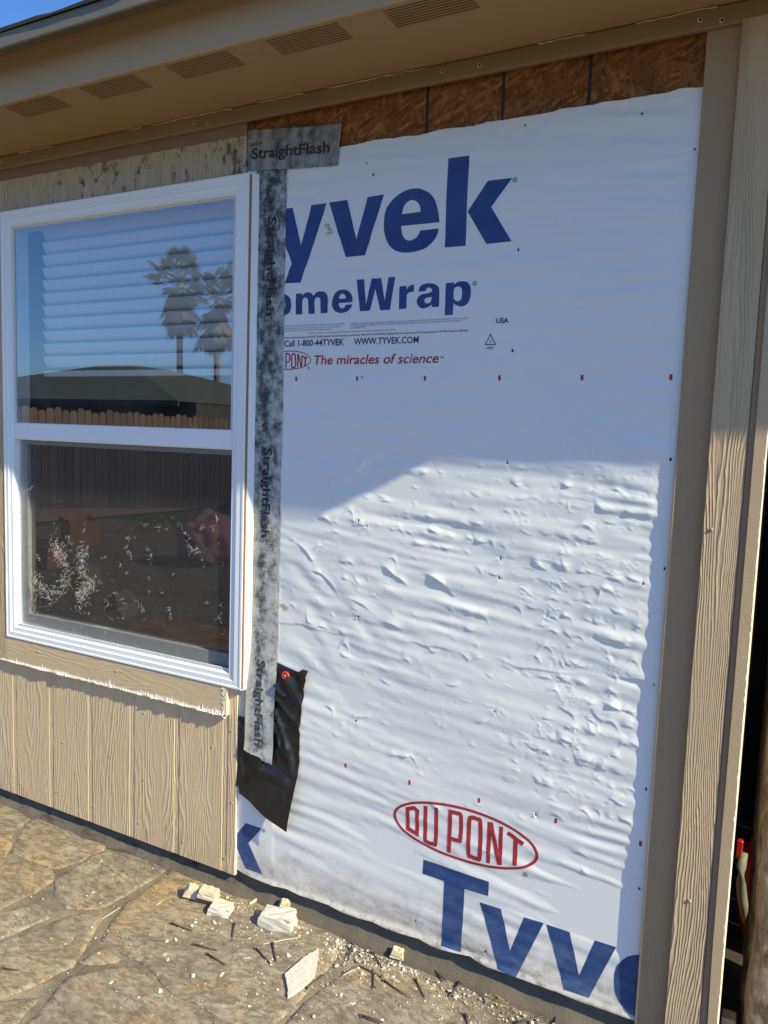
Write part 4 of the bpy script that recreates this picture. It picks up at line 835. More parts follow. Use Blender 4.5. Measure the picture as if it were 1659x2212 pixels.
def fibre(x, z, ln, ang, mbx, r=.00055):
    a = Vector((x, SY-.002, z)); d = Vector((math.cos(ang), random.uniform(-.9, .15), math.sin(ang))); p = [a]
    for k in range(3): d = (d+Vector((random.uniform(-.4, .4), random.uniform(-.3, .2), random.uniform(-.4, .4)))).normalized(); p.append(p[-1]+d*ln/3)
    r *= .5; mbx.tube(p, [r*1.2, r, r, r*.6], 3, cap=False)
for h in holes:
    c = np.mean(h, 0)
    for (x, z) in h:
        for q in range(3 if len(h) > 14 else 1):
            an = math.atan2(c[1]-z, c[0]-x)+random.uniform(-1.2, 1.2); fibre(x, z, random.uniform(.004, .016), an, fy if random.random() < .30 else fd, .00045)
dens = {'l0': 620, 'l1': 220, 'l2': 230, 'l3': 340, 'l4': 18, 'l5': 55, 'l6': 50, 'l7': 35, 'l8': 14, 'l9': 8, 'l10': 8, 'l11': 8, 'r0': 14, 'r1': 12, 'r2': 18, 'r3': 16, 'r4': 22, 'r5': 10, 'r6': 7, 'r7': 26, 'r8': 14, 'r9': 12, 'r10': 6, 'r11': 7, 'r12': 8, 'r13': 5}
for k, n in dens.items():
    P = [np.array((a/1000, b/1000)) for a, b in SCR[k]]
    for q in range(n):
        i = random.randrange(len(P)-1); t = random.random(); p = P[i]*(1-t)+P[i+1]*t; dd = P[i+1]-P[i]; s = .015 if k[0] == 'l' and n > 30 else .003
        an = math.atan2(dd[1], dd[0])+random.gauss(0, .9); fibre(p[0]+random.gauss(0, s), p[1]+random.gauss(0, s), random.uniform(.005, .020), an, fy if random.random() < .62 else fd, random.uniform(.0003, .0008))
for q in range(34): fibre(random.uniform(IX0+.05, IX1-.03), random.uniform(.85, 1.33), random.uniform(.004, .010), random.uniform(0, 6.28), fy if random.random() < .5 else fd, .0004)
for q in range(26): fibre(random.uniform(-2.33, -2.15), random.uniform(.79, .85), random.uniform(.01, .04), random.uniform(-.6, 1.6), fy if random.random() < .6 else fd, .0005)
fy.build("frayed_fibres", FRAY, win); fd.build("dark_fibres", FRAYD, win)
# venetian blind inside the upper sash
bd = empty("venetian_blind", (-2.06, .085, 2.38)); tag(bd, "closed white venetian blind hanging behind the upper window pane", "blind")
sl0 = None
for i in range(20):
    z = 2.345-.0487*i
    if z < 1.84: break
    if sl0 is None:
        mb = MB(); pr = [(-.014, .0215), (-.009, .008), (-.003, -.008), (.006, -.0225)]; prb = [(a+.002, b) for a, b in pr]; n = 4
        mb.add([(x, .085+a, z+b) for x in (-2.615, -1.55) for a, b in pr+prb[::-1]], [(k, k+1, 8+k+1, 8+k) for k in range(7)]+[(7, 0, 8, 15)])
        sl0 = mb.build("slat", BLIND, bd, True); z00 = z
    else:
        o = sl0.copy(); col.objects.link(o); o.parent = bd; o.location = (0, 0, z-z00)
box("bottom_rail", BLIND, bd, -2.615, -1.55, .073, .098, 1.800, 1.822)
box("head_rail", BLIND, bd, -2.63, -1.54, .06, .11, 2.36, 2.40)

# ------------------------------------------------------------------ house wrap with its printing
nx, nz = 560, 960; xg = np.linspace(-1.56, -.205, nx); t = np.linspace(0, 1, nz)
zb = .0885+.004*np.interp(xg, np.linspace(-1.56, -.2, 26), rng.standard_normal(26)); zt = 2.4575+.0018*np.interp(xg, np.linspace(-1.56, -.2, 40), rng.standard_normal(40))+.0006*rng.standard_normal(nx)
Xg, Tg = np.meshgrid(xg, t); Zg = zb[None]+(zt-zb)[None]*Tg; Yg = sheet_y(Xg.ravel(), Zg.ravel()); vs = np.stack([Xg.ravel(), Yg, Zg.ravel()], 1)
idx = np.arange(nx*nz).reshape(nz, nx); fs = np.stack([idx[:-1, :-1], idx[:-1, 1:], idx[1:, 1:], idx[1:, :-1]], -1).reshape(-1, 4)
me = bpy.data.meshes.new("house_wrap"); me.from_pydata(vs.tolist(), [], fs.tolist()); me.materials.append(WRAP); me.polygons.foreach_set('use_smooth', [True]*len(me.polygons))
wrap = bpy.data.objects.new("house_wrap", me); col.objects.link(wrap); tag(wrap, "large white wrinkled house wrap sheet with blue and red printing stapled to the bare wall", "house wrap")
def letters(keys, name):
    mb = MB()
    for k in keys: drape([smooth_loop(l) for l in LET[k]], ink_y, .0042, mb)
    return mb
mb = letters(['tyvek_y', 'tyvek_v', 'tyvek_e', 'tyvek_k', 'tyvek_k2'], 0); registered(mb, -.6719, 2.2984, .0068, ink_y); mb.build("large_blue_lettering", INKB, wrap, True)
mb = letters(['hw_o', 'hw_m', 'hw_e', 'hw_w', 'hw_r', 'hw_a', 'hw_p'], 0); registered(mb, -.7728, 2.0366, .0068, ink_y); mb.build("second_line_lettering", INKB, wrap, True)
mb = letters(['low_t', 'low_y', 'low_v', 'low_e'], 0); mb.build("lower_blue_lettering", INKB, wrap, True)
mb = letters(['low_k'], 0); registered(mb, -1.4434, .2688, .0068, ink_y); mb.build("cut_off_blue_letter", INKB, wrap, True)
mm = lambda p: [(q[0]/1000, q[1]/1000)+tuple(q[2:]) for q in p]
def dense(k, closed=False):
    P = STR[k]
    if not any(len(p) > 2 for p in P): return [(a/1000, b/1000) for a, b in [p[:2] for p in P]]
    L = smooth_loop(P, 6)
    return L if closed else L[:len(L)-(6 if (len(P[-1]) > 2 or len(P[0]) > 2) else 1)]+[(P[-1][0]/1000, P[-1][1]/1000)]
mb = MB(); drape([ellipse(-.7326, .4576, .2275, .0835), ellipse(-.7326, .4576, .2185, .0752)], ink_y, .006, mb)
for k in ('D', 'U', 'P1', 'P2', 'O', 'N1', 'N2', 'N3', 'T1', 'T2'):
    wd = .0125 if k not in ('N1', 'N3') else .0118; drape(ribbon(dense(k, k in 'DO'), wd, k in 'DO'), (lambda x, z, q=.00004*len(mb.v) % .0003: ink_y(x, z)-q), .006, mb)
registered(mb, -.5392, .3932, .0072, ink_y); mb.build("red_oval_emblem", INKR, wrap, True)
mb = MB(); drape([ellipse(-1.3822, 1.8375, .0815, .0298), ellipse(-1.3822, 1.8375, .0785, .0268)], ink_y, .006, mb)
for k in ('uP1', 'uP2', 'uO', 'uN1', 'uN2', 'uN3', 'uT1', 'uT2'): drape(ribbon(dense(k, k == 'uO'), .0047, k == 'uO'), ink_y, .006, mb)
registered(mb, -1.3087, 1.8126, .004, ink_y, .0009)
text(mb, "The miracles of science", -1.2885, -.8715, 1.8234, .0268, ink_y, .012, .22); text(mb, "TM", -.8668, -.8559, 1.8360, .0048, ink_y, .01)
mb.build("red_slogan", INKR, wrap)
mb = MB(); text(mb, "Call 1-800-44TYVEK", -1.4015, -1.1857, 1.8800, .0188, ink_y, .014); mb.build('phone_print', INKN, wrap); mb = MB(); text(mb, "WWW.TYVEK.COM", -1.1506, -.9368, 1.8802, .0184, ink_y, .014); mb.build('web_address_print', INKN, wrap); mb = MB(); text(mb, "USA", -.7063, -.6710, 1.9270, .0134, ink_y, .022); mb.build('country_print', INKN, wrap); mb = MB()
drape(ribbon([(-.7205, 1.8975), (-.7340, 1.8705), (-.7045, 1.8705)], .0024, True), ink_y, 0, mb); text(mb, "2", -.7219, -.7172, 1.8761, .0070, ink_y, .004); text(mb, "HDPE", -.7295, -.7103, 1.8577, .0068, ink_y, .006); mb.build('recycling_mark', INKN, wrap); mb = MB()
text(mb, "when installed according to DuPont\u2122 Tyvek\u00ae best practices (See Installation Instructions).  Meets ICC-ES AC-38 Water-Resistive Barrier requirements. ICC-ES Legacy Reports ER-4000, 98-46 and NER-642", -1.400, -.7862, 1.905, .0052, ink_y, .008, 0, False, 1.908)
mb.build("standards_print", INKN, wrap)
mb = MB()
for b, x0, x1, z, z1 in (("used in any application where it will be walked on. In addition, because it is slippery DuPont", -1.3998, -1.1816, 1.9411, 1.9415), ("the first floor. If ladders must be used, extra caution must be taken to use them safely by", -1.3996, -1.1953, 1.9334, 1.9341), ("and 14.5 for ladders made of wood, aluminum and fiberglass respectively.", -1.3994, -1.229, 1.9265, 1.9273),
    ("CAUTION: Tyvek\u00ae protective material is combustible and should be protected from a flame and other high heat sources. If the temperature", -1.1645, -.7858, 1.940, 1.9427), ("of Tyvek\u00ae reaches 750 F (400 C), it will burn and the fire may spread and fall away from the point of ignition. For more information,", -1.1643, -.8083, 1.9339, 1.9363), ("call 1-800-44TYVEK.", -1.1641, -1.1108, 1.9274, 1.9282),
    ("The DuPont Oval, DuPont\u2122, The miracles of science\u2122, Tyvek\u00ae and HomeWrap\u00ae are trademarks or registered trademarks of DuPont.", -1.316, -1.0086, 1.9162, 1.918)):
    text(mb, b, x0, x1, z, .0044, ink_y, .002, 0, False, z1)
mb.build("fine_print", INKG, wrap)
for x in (-1.354, -1.135, -.912, -.689, -.465, -.247): drape([[(x-.0036, 1.773), (x+.0036, 1.773), (x+.0036, 1.787), (x-.0036, 1.787)]], ink_y, 0).build('stud_mark', INKR, wrap)
for x in (-1.132, -.908, -.687, -.463, -.239): drape([[(x-.0036, .567), (x+.0036, .567), (x+.0036, .581), (x-.0036, .581)]], ink_y, 0).build('stud_mark', INKR, wrap)
for a, b in PUNCT: drape([blob(a, b, random.uniform(.0026, .0045), 9, .75, 1.15)], mark_y, 0).build('staple_hole', BLACK, wrap)
for a, b in PUNCT:
    if b > 1.5: continue
    mb = MB()
    for q in range(5):
        an = random.uniform(0, 6.28); r0 = .004; r1 = random.uniform(.006, .011); p = [(a+r0*math.cos(an-.35), b+r0*math.sin(an-.35)), (a+r1*math.cos(an), b+r1*math.sin(an)), (a+r0*math.cos(an+.35), b+r0*math.sin(an+.35))]
        y0 = float(sheet_y(a, b)); mb.add([(p[0][0], y0-.0009, p[0][1]), (p[1][0], y0-random.uniform(.002, .005), p[1][1]), (p[2][0], y0-.0009, p[2][1])], [(0, 1, 2)])
    mb.build("torn_flaps", WRAP, wrap)
ADH = simple("buff_adhesive", (.55, .44, .30), .8, .25, 120)
for cl in (((-1.255, 2.235, .010), (-1.245, 2.224, .008), (-1.238, 2.214, .007), (-1.25, 2.212, .006)), ((-1.385, 1.052, .012), (-1.374, 1.046, .009))):
    mb = MB()
    for q, (cx, cz, r) in enumerate(cl): drape([blob(cx, cz, r, 12, 1, .7)], lambda x, z: ink_y(x, z)-.0006-.0002*q, 0, mb)
    mb.build("adhesive_scrap", ADH, wrap)

# ------------------------------------------------------------------ flashing tapes
def jag(a, b, n, j): return [tuple(np.array(a)+(np.array(b)-np.array(a))*k/n+rng.uniform(-j, j, 2)) for k in range(n)]
tape_y = lambda x, z: sheet_y(x, z)*.55-.0045-.0007*np.sin(z*31)*np.sin(x*60)
tv = MB(); L = jag((-1.516, .545), (-1.4985, .5395), 4, .0015)+jag((-1.4985, .5395), (-1.452, .5345), 8, .002)+jag((-1.452, .5345), (-1.436, .526), 4, .002)+jag((-1.436, .526), (-1.398, .519), 8, .002)+jag((-1.398, .519), (-1.4015, 1.4), 90, .0005)+jag((-1.4015, 1.4), (-1.4055, 2.432), 90, .0005)+jag((-1.4055, 2.432), (-1.5195, 2.44), 6, .0005)+jag((-1.5195, 2.44), (-1.516, .545), 20, .0002)
tp = lambda x, z: tape_y(x, z)-.006*np.exp(-((z-.53)/.03)**2)-.0165*(1-sst(.62, .98, z))
drape([L], tp, .008, tv); tape = tv.build("flashing_tape", TAPEV, smooth=True); tag(tape, "long vertical strip of mouldy grey flashing tape beside the window", "flashing tape", "flashing tape strips")
tpi = lambda x, z: tp(x, z)-.0007
mb = MB(); text(mb, "StraightFlash", 2.2806, 1.977, -1.4705, .0290, tpi, .024, 0, True, -1.4735); text(mb, "DuPont", 2.282, 2.239, -1.4335, .0115, tpi, .006, 0, True); mb.build("tape_lettering", TINKV, tape); mb = MB()
text(mb, "StraightFlash", 1.5605, 1.269, -1.4706, .0300, tpi, .024, 0, True, -1.4749); text(mb, "DuPont\u2122", 1.5628, 1.5112, -1.4333, .0120, tpi, .006, 0, True); mb.build("tape_lettering", TINKV, tape); mb = MB()
text(mb, "StraightFlash", .860, .570, -1.477, .0300, tpi, .024, 0, True, -1.4735); mb.build("tape_lettering", TINKV, tape)
th = MB(); top_y = lambda x, z: tape_y(x, z)-.0035-.0015*np.sin(x*23+z*9)
L = jag((-1.5535, 2.4315), (-1.40, 2.4165), 16, .0004)+jag((-1.40, 2.4165), (-1.221, 2.4035), 16, .0004)+jag((-1.221, 2.4035), (-1.2095, 2.521), 8, .0004)+jag((-1.2095, 2.521), (-1.36, 2.532), 10, .0006)+jag((-1.36, 2.532), (-1.5545, 2.551), 10, .0006)+[(-1.5545, 2.551), (-1.5545, 2.47)]
drape([L], top_y, .008, th); tape2 = th.build("flashing_tape", TAPEH, smooth=True); tag(tape2, "short horizontal piece of stained flashing tape lapped over the window's top corner", "flashing tape", "flashing tape strips")
mb = MB(); ty = lambda x, z: top_y(x, z)-.0007; text(mb, "StraightFlash", -1.5373, -1.2501, 2.463, .0310, ty, .024, 0, False, 2.4459); text(mb, "DuPont\u2122", -1.5416, -1.4979, 2.5012, .0115, ty, .006, 0, False, 2.4979); mb.build("tape_lettering", TINKH, tape2)
sp = MB(); L = jag((-1.5545, .640), (-1.508, .632), 5, .001)+jag((-1.508, .632), (-1.508, .775), 6, .001)+jag((-1.508, .775), (-1.5545, .775), 5, .001)+jag((-1.5545, .775), (-1.5545, .640), 4, .001)
drape([L], lambda x, z: tape_y(x, z)-.0015, .008, sp); o = sp.build("flashing_tape", TAPEV, smooth=True); tag(o, "small square scrap of dirty flashing tape just under the window's lower corner", "flashing tape", "flashing tape strips")

# ------------------------------------------------------------------ black rubber flap
ML = [(-1.5545, .652), (-1.53, .648), (-1.515, .69), (-1.47, .88), (-1.404, .8625), (-1.360, .852), (-1.317, .8435), (-1.292, .8345), (-1.287, .821), (-1.294, .770), (-1.299, .728), (-1.3035, .66), (-1.304, .601), (-1.302, .55), (-1.303, .50), (-1.316, .40), (-1.328, .311), (-1.40, .332), (-1.47, .358), (-1.5385, .381), (-1.5455, .405), (-1.5555, .4015), (-1.5555, .53)]
def seg(x, z, x0, z0, x1, z1, wd, h):
    dx, dz = x1-x0, z1-z0; t = np.clip(((x-x0)*dx+(z-z0)*dz)/(dx*dx+dz*dz), 0, 1); r = np.hypot(x-x0-t*dx, z-z0-t*dz); return h*np.exp(-(r/wd)**2)*(1-.55*t)
MEMN = band(.020, .014, -35, 1)
def memn(x, z):
    i = np.clip(((np.asarray(x)-GX0)/DX).astype(int), 0, NX-1); j = np.clip(((np.asarray(z)-GZ0)/DX).astype(int), 0, NZ-1); return MEMN[j, i]
def mem_y(x, z):
    h = .007+.020*sst(.62, .36, z)*sst(-1.54, -1.40, x)+.010*sst(.55, .33, z)
    for f in ((-1.40, .745, -1.303, .66, .010, .016), (-1.40, .70, -1.33, .55, .009, .018), (-1.405, .66, -1.365, .56, .007, .016), (-1.40, .775, -1.30, .735, .012, .008), (-1.53, .62, -1.44, .50, .010, .010), (-1.44, .50, -1.345, .475, .011, .022), (-1.35, .58, -1.325, .50, .010, .008), (-1.54, .57, -1.52, .43, .006, .008), (-1.38, .63, -1.372, .56, .006, .010)): h = h+seg(x, z, *f)
    h = h+.0026*memn(x, z)*(.25+.75*sst(.46, .6, z))*sst(-1.56, -1.54, x)+.002*np.abs(memn(x*.7-.45, z))*sst(.48, .6, z); y = -(.003+h); k = sst(-1.392, -1.406, x)*sst(.53, .56, z)
    y = np.minimum(y, sheet_y(x, z)-.003); return y*(1-k)+np.maximum(y, tp(x, z)+.0022)*k
ms = MB(); L = []
for i in range(len(ML)): L += jag(ML[i], ML[(i+1) % len(ML)], 5, .0005)
drape([L], mem_y, .006, ms); mem = ms.build("rubber_flap", RUBBER, smooth=True); tag(mem, "crumpled black rubber membrane hanging out from under the lower end of the flashing tape", "membrane")
fl = MB(); FL = [(-1.402, .790), (-1.345, .826), (-1.292, .8600), (-1.2755, .8555), (-1.281, .838), (-1.287, .821), (-1.294, .770), (-1.2995, .728), (-1.34, .752), (-1.37, .765)]; L = []
for i in range(len(FL)): L += jag(FL[i], FL[(i+1) % len(FL)], 5, .0004)
drape([L], lambda x, z: mem_y(x, z)-.005-.010*np.clip(1-(x+1.40)/.12, 0, 1)*sst(.70, .80, z)-.004*np.sin(x*80+z*50), .006, fl); fl.build("folded_corner", RUBBER, mem, True)
cp = empty("cap_nail", (-1.3635, -.013, .8245)); tag(cp, "small round red plastic cap nail pinning the black flap", "cap nail")
mb = MB(); n = 28; prof = [(.0150, -.010), (.0150, -.0165), (.0138, -.0185), (.0085, -.0178), (.0060, -.0160), (.0, -.0160)]
mb.add([(-1.3635+r*math.cos(2*math.pi*k/n), y, .8245+r*math.sin(2*math.pi*k/n)) for r, y in prof for k in range(n)], [(j*n+k, j*n+(k+1) % n, (j+1)*n+(k+1) % n, (j+1)*n+k) for j in range(5) for k in range(n)]); mb.build("cap", REDC, cp, True)
MB().disc((-1.3635, -.0160, .8245), (0, -1, 0), .0034, .0024, 12, .0004).build("nail_head", simple('bright_nail', (.5, .47, .42), .5, .2, 300), cp, True)

# ------------------------------------------------------------------ debris on the flagstones
GZ = .0125
def chunk(name, mat, loc, size, rz, label, cat, seed, tilt=(0, 0), taper=.85, mats=None, group=None):
    r = random.Random(seed); bm = bmesh.new(); bmesh.ops.create_cube(bm, size=1); bmesh.ops.subdivide_edges(bm, edges=bm.edges[:], cuts=3, use_grid_fill=True)
    for v in bm.verts:
        k = 1-(1-taper)*(v.co.z+.5); j = .085
        v.co = Vector((v.co.x*k*size[0]*(1+r.uniform(-j, j)), v.co.y*k*size[1]*(1+r.uniform(-j, j)), (v.co.z+.5)*size[2]*(1+r.uniform(-j, j))))
    M4 = Matrix.Rotation(rz, 4, 'Z') @ Matrix.Rotation(tilt[0], 4, 'X') @ Matrix.Rotation(tilt[1], 4, 'Y'); bm.transform(M4); lo = min(v.co.z for v in bm.verts)
    for v in bm.verts: v.co.z -= lo+.0008
    mb = MB(); mb.bm(bm); o = mb.build(name, mats or mat, smooth=False); o.location = loc; tag(o, label, cat, group); return o
c = [(a/1000, b/1000) for a, b in DEB['chunks']]; c2 = [(a/1000, b/1000) for a, b in DEB['chunks2']]
G_ = "broken cladding chunks on the flagstones"
chunk("cladding_chunk", CHC, (c[0][0]+.010, c[0][1]+.015, GZ), (.052, .034, .040), .5, "small tan triangular chunk of cladding farthest left of the rubble", "chunk", 1, (.25, .35), .6, group=G_)
chunk("cladding_chunk", CHW, (c[2][0]+.005, c[2][1]+.012, GZ), (.072, .055, .026), .30, "white and orange bottom block of the two stacked cladding pieces", "chunk", 2, (0, .05), .92, group=G_)
chunk("cladding_chunk", CHC, (c[1][0]-.022, c[1][1]-.020, GZ+.0255), (.066, .042, .026), .25, "greenish tan cladding piece lying on top of another chunk", "chunk", 3, (.05, .1), .85, group=G_)
chunk("cladding_chunk", CHW, (c[3][0]+.004, c[3][1]+.012, GZ), (.112, .062, .042), .22, "biggest pale cladding block in the middle of the rubble", "chunk", 4, (.08, .0), .92, group=G_)
chunk("cladding_chunk", CHC, (c[4][0], c[4][1]+.004, GZ), (.042, .034, .036), .6, "small cream lump right behind the biggest block", "chunk", 5, (.1, .2), .7, group=G_)
chunk("cladding_chunk", CHC, (c2[0][0], c2[0][1]-.01, GZ), (.042, .028, .024), .2, "cream lump of cladding resting against the wall base under the blue T", "chunk", 6, (.2, .1), .7, group=G_)
sh_ = MB(); SP = [(a/1000, b/1000) for a, b in DEB['shard']]; cx, cy = np.mean(SP, 0); LL = []
for i in range(len(SP)): LL += jag(SP[i], SP[(i+1) % len(SP)], 7, .0012)
V_, F_ = fill([LL], .006); zt_ = .010+.0005*np.sin(V_[:, 1]*420+V_[:, 0]*60)+rng.standard_normal(len(V_))*.0002
n = len(LL); sh_.add([(a, b, GZ+q) for (a, b), q in zip(V_, zt_)], [tuple(int(k) for k in f) for f in F_]); sh_.add([(a, b, GZ+.010) for a, b in LL]+[(a, b, GZ-.001) for a, b in LL], [(i, (i+1) % n, n+(i+1) % n, n+i) for i in range(n)])
tag(sh_.build("cladding_shard", CHW), "long flat pointed white shard of cladding lying on the patio", "shard")
# nails
def nail_thing(h, t, label):
    h = Vector((h[0], h[1], GZ+.0035)); t = Vector((t[0], t[1], GZ+.0022)); d = (t-h).normalized(); L_ = (t-h).length
    root = empty("nail", (h.x, h.y, GZ)); tag(root, label, "nail", "old nails scattered on the flagstones")
    mid = (h+t)/2+Vector((random.uniform(-.0015, .0015), random.uniform(-.0015, .0015), 0))
    MB().tube([h, mid, t-d*.006, t], [.0028, .0028, .0027, .0006], 7).build("shank", NAILM, root, True)
    MB().disc(h-d*.0008, d, .0056, .0020, 12).build("head", NAILM, root, True); return root
NL = "old grey nail lying loose among the white crumbs on the patio"
NA = DEB['nailsA']+DEB['nailsB']; labs = {0: "old nail with white bits on its tip lying left of the biggest block", 1: "short dark nail standing out between the stacked pieces and the biggest block", 2: "pale dusty nail lying below the leftmost small chunk", 3: "thin grey nail nearest the pale crossing mortar joint", 4: "dark nail pointing at the small cream chip above the white shard", 5: "dark nail lying just below the biggest block", 10: "long nail lying along the lower right edge of the white shard"}
for i in range(0, len(NA)-1, 2):
    h, t = NA[i], NA[i+1]; nail_thing((h[0]/1000, h[1]/1000), (t[0]/1000, t[1]/1000), labs.get(i//2, NL))
h, t = DEB['nailsC']; nail_thing((h[0]/1000, h[1]/1000), (t[0]/1000, t[1]/1000), "lone white dusted nail far left on the patio")
spl = DEB['splinters']+DEB['spl2']
for i in range(0, len(spl)-1, 2):
    a, b = spl[i], spl[i+1]; a = Vector((a[0]/1000, a[1]/1000, GZ+.002)); b = Vector((b[0]/1000, b[1]/1000, GZ+.002))
    if (a-b).length < .01: continue
    mb = MB(); w_ = (.012 if i == 2 else .0035); mb.tube([a, (a+b)/2+Vector((.001, .002, .001)), b], [w_*.4, w_*.5, w_*.3], 5); o = mb.build("splinter", CHC, loc=tuple(a)); tag(o, "pale thin splinter of cladding lying flat on the patio", "splinter", "cladding splinters")
# small crumbs
protos = []
for k in range(8):
    r = random.Random(40+k); bm = bmesh.new(); bmesh.ops.create_icosphere(bm, subdivisions=1, radius=1)
    sx, sy, sz = r.uniform(.7, 1.5), r.uniform(.6, 1.1), r.uniform(.35, .7)
    for v in bm.verts: v.co = Vector((v.co.x*sx*r.uniform(.65, 1.2), v.co.y*sy*r.uniform(.65, 1.2), v.co.z*sz*r.uniform(.7, 1.1)))
    me = bpy.data.meshes.new("cladding_crumb"); bm.to_mesh(me); bm.free(); me.materials.append(CHW if k % 4 else CHC); protos.append(me)
line = [(a/1000, b/1000) for a, b in DEB['chipline']]+[(a/1000, b/1000) for a, b in DEB['chipline2']]; line.sort()
lx = [p[0] for p in line]; ly = [p[1] for p in line]
def crumb_pos():
    r = random.random()
    if r < .62:
        x = random.choices([random.uniform(-1.6, -1.35), random.uniform(-1.4, -1.1), random.uniform(-1.15, -.85), random.uniform(-.9, -.4)], [2, 2, 5, 5])[0]
        y = -.040-abs(random.gauss(0, .055))
    elif r < .9: x = random.gauss(-1.15, .28); y = random.gauss(-.17, .11)
    else: x = random.uniform(-2.5, -.4); y = random.uniform(-.6, -.02)
    return x, min(y, -.038-.02*random.random())
for i in range(285):
    o = bpy.data.objects.new("cladding_crumb", protos[i % 8]); col.objects.link(o); x, y = crumb_pos(); s = .0024+.0074*random.random()**2.6
    if i < len(DEB['bigch']): x, y = DEB['bigch'][i][0]/1000, DEB['bigch'][i][1]/1000; s = random.uniform(.006, .0105)
    o.location = (x, y, GZ-.001+s*.3); o.scale = (s, s, s); o.rotation_euler = (random.uniform(-.4, .4), random.uniform(-.4, .4), random.uniform(0, 6.28)); tag(o, "small white crumb of broken cladding on the patio", "crumb", "white cladding crumbs")
mb = MB()
for i in range(6500):
    x, y = crumb_pos()
    if i % 7 == 0: x, y = random.uniform(-2.3, -.35), random.uniform(-.65, -.03)
    s = .0007+.0046*random.random()**4; mb.add([(x+s*random.uniform(-1, 1), y+s*random.uniform(-1, 1), GZ-.0006) for q in range(3)]+[(x, y, GZ+s*.9)], [(0, 1, 3), (1, 2, 3), (2, 0, 3)])
tag(mb.build("cladding_dust", CHW), "fine white dust and grit of broken cladding strewn over the patio", "dust", kind='stuff')
mb = MB(); S_ = [(a/1000, b/1000) for a, b in DEB['straw']]
sx_, sy_ = np.mean(S_, 0)
for k in range(13):
    an = random.uniform(0, 6.28); r0 = random.uniform(.008, .03); sp = random.uniform(1.2, 3.4); q = []
    for i in range(9): t_ = i/8; q.append((sx_+random.uniform(-.002, .002)+r0*(1+.7*t_)*math.cos(an+sp*t_), sy_-.012+.6*r0*(1+.7*t_)*math.sin(an+sp*t_), GZ+.002+.012*math.sin(t_*3.1)*random.random()))
    mb.tube(q, .0008, 4)
tag(mb.build("straw_tuft", STRAW), "little tangle of dry yellow straw by the wall base", "straw")

# ------------------------------------------------------------------ right-hand gap
pm = MB(); nt_, nzp = 120, 420; pcx, pcy, pr_ = .176, .275, .166; zz = np.linspace(-.03, 2.45, nzp)
nb = rng.standard_normal((nzp, nt_))
def sm(a, kz, kt):
    f1 = np.fft.fftfreq(a.shape[0])[:, None]; f2 = np.fft.fftfreq(a.shape[1])[None]; g = np.real(np.fft.ifft2(np.fft.fft2(a)*np.exp(-.5*((f1*kz*6.28)**2+(f2*kt*6.28)**2)))); return g/g.std()
b1 = sm(nb, 7, 2.0); b2 = sm(rng.standard_normal((nzp, nt_)), 2.5, .9); b3 = sm(rng.standard_normal((nzp, nt_)), 30, 9)
disp = .0035*b1+.0018*b2+.004*b3; disp = np.minimum(disp, .004)
vs = []
for j, z in enumerate(zz):
    for i in range(nt_):
        th_ = 2*math.pi*i/nt_; r = pr_*1.0; c_, s_ = math.cos(th_), math.sin(th_); q = (abs(c_)**9+abs(s_)**9)**(-1/9); r = .148*q+disp[j, i]; ux, uy = r*c_, r*s_; an_ = R(3); vs.append((pcx+ux*math.cos(an_)-uy*math.sin(an_), pcy+ux*math.sin(an_)+uy*math.cos(an_), z))
pm.add(vs, [(j*nt_+i, j*nt_+(i+1) % nt_, (j+1)*nt_+(i+1) % nt_, (j+1)*nt_+i) for j in range(nzp-1) for i in range(nt_)]+[tuple((nzp-1)*nt_+i for i in range(nt_))])
tag(pm.build("rough_post", POST, smooth=True), "thick rough barked grey wooden post at the right edge of the picture", "post")
sg = MB(); y_ = .30
gate = empty("plank_fence", (.42, .46, 0)); tag(gate, "dark stained plank fence behind the rough post, long panel added to shade the gap", "fence")
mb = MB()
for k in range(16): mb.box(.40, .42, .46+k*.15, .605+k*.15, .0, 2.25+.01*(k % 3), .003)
mb.build("shade_plank_panel", DARKW, gate)  # unseen long panel, added to keep sun off the side wall and gap
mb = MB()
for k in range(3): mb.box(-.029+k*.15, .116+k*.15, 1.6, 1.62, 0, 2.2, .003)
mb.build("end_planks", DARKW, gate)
rd = empty("red_plastic_toy", (.07, .60, .0)); tag(rd, "glossy red plastic object with a curved grey band half hidden in the dark gap", "plastic toy")
bm = bmesh.new(); bmesh.ops.create_uvsphere(bm, u_segments=28, v_segments=18, radius=1)
for v in bm.verts: v.co = Vector((.075+v.co.x*.085, .62+v.co.y*.06, .20+max(v.co.z, -.9)*.215))
MB().bm(bm).build("shell", REDP, rd, True)
mb = MB(); mb.tube([(.004, .55, .345), (.000, .54, .30), (.002, .54, .25), (.010, .54, .20), (.024, .545, .14), (.045, .55, .09), (.07, .55, .05), (.09, .56, .013)], [.012, .014, .015, .015, .014, .013, .013, .012], 10); mb.build("curved_band", GREYP, rd, True)
mb = MB(); mb.box(-.018, .000, .54, .56, .325, .385, .004); mb.build("latch", REDP, rd)
o = MB().box(-.018, .020, .19, .235, .004, .034, .003).build("lumber_offcut", OFFW, loc=(0, .21, 0)); tag(o, "short tan offcut of lumber on the ground in the gap", "offcut")

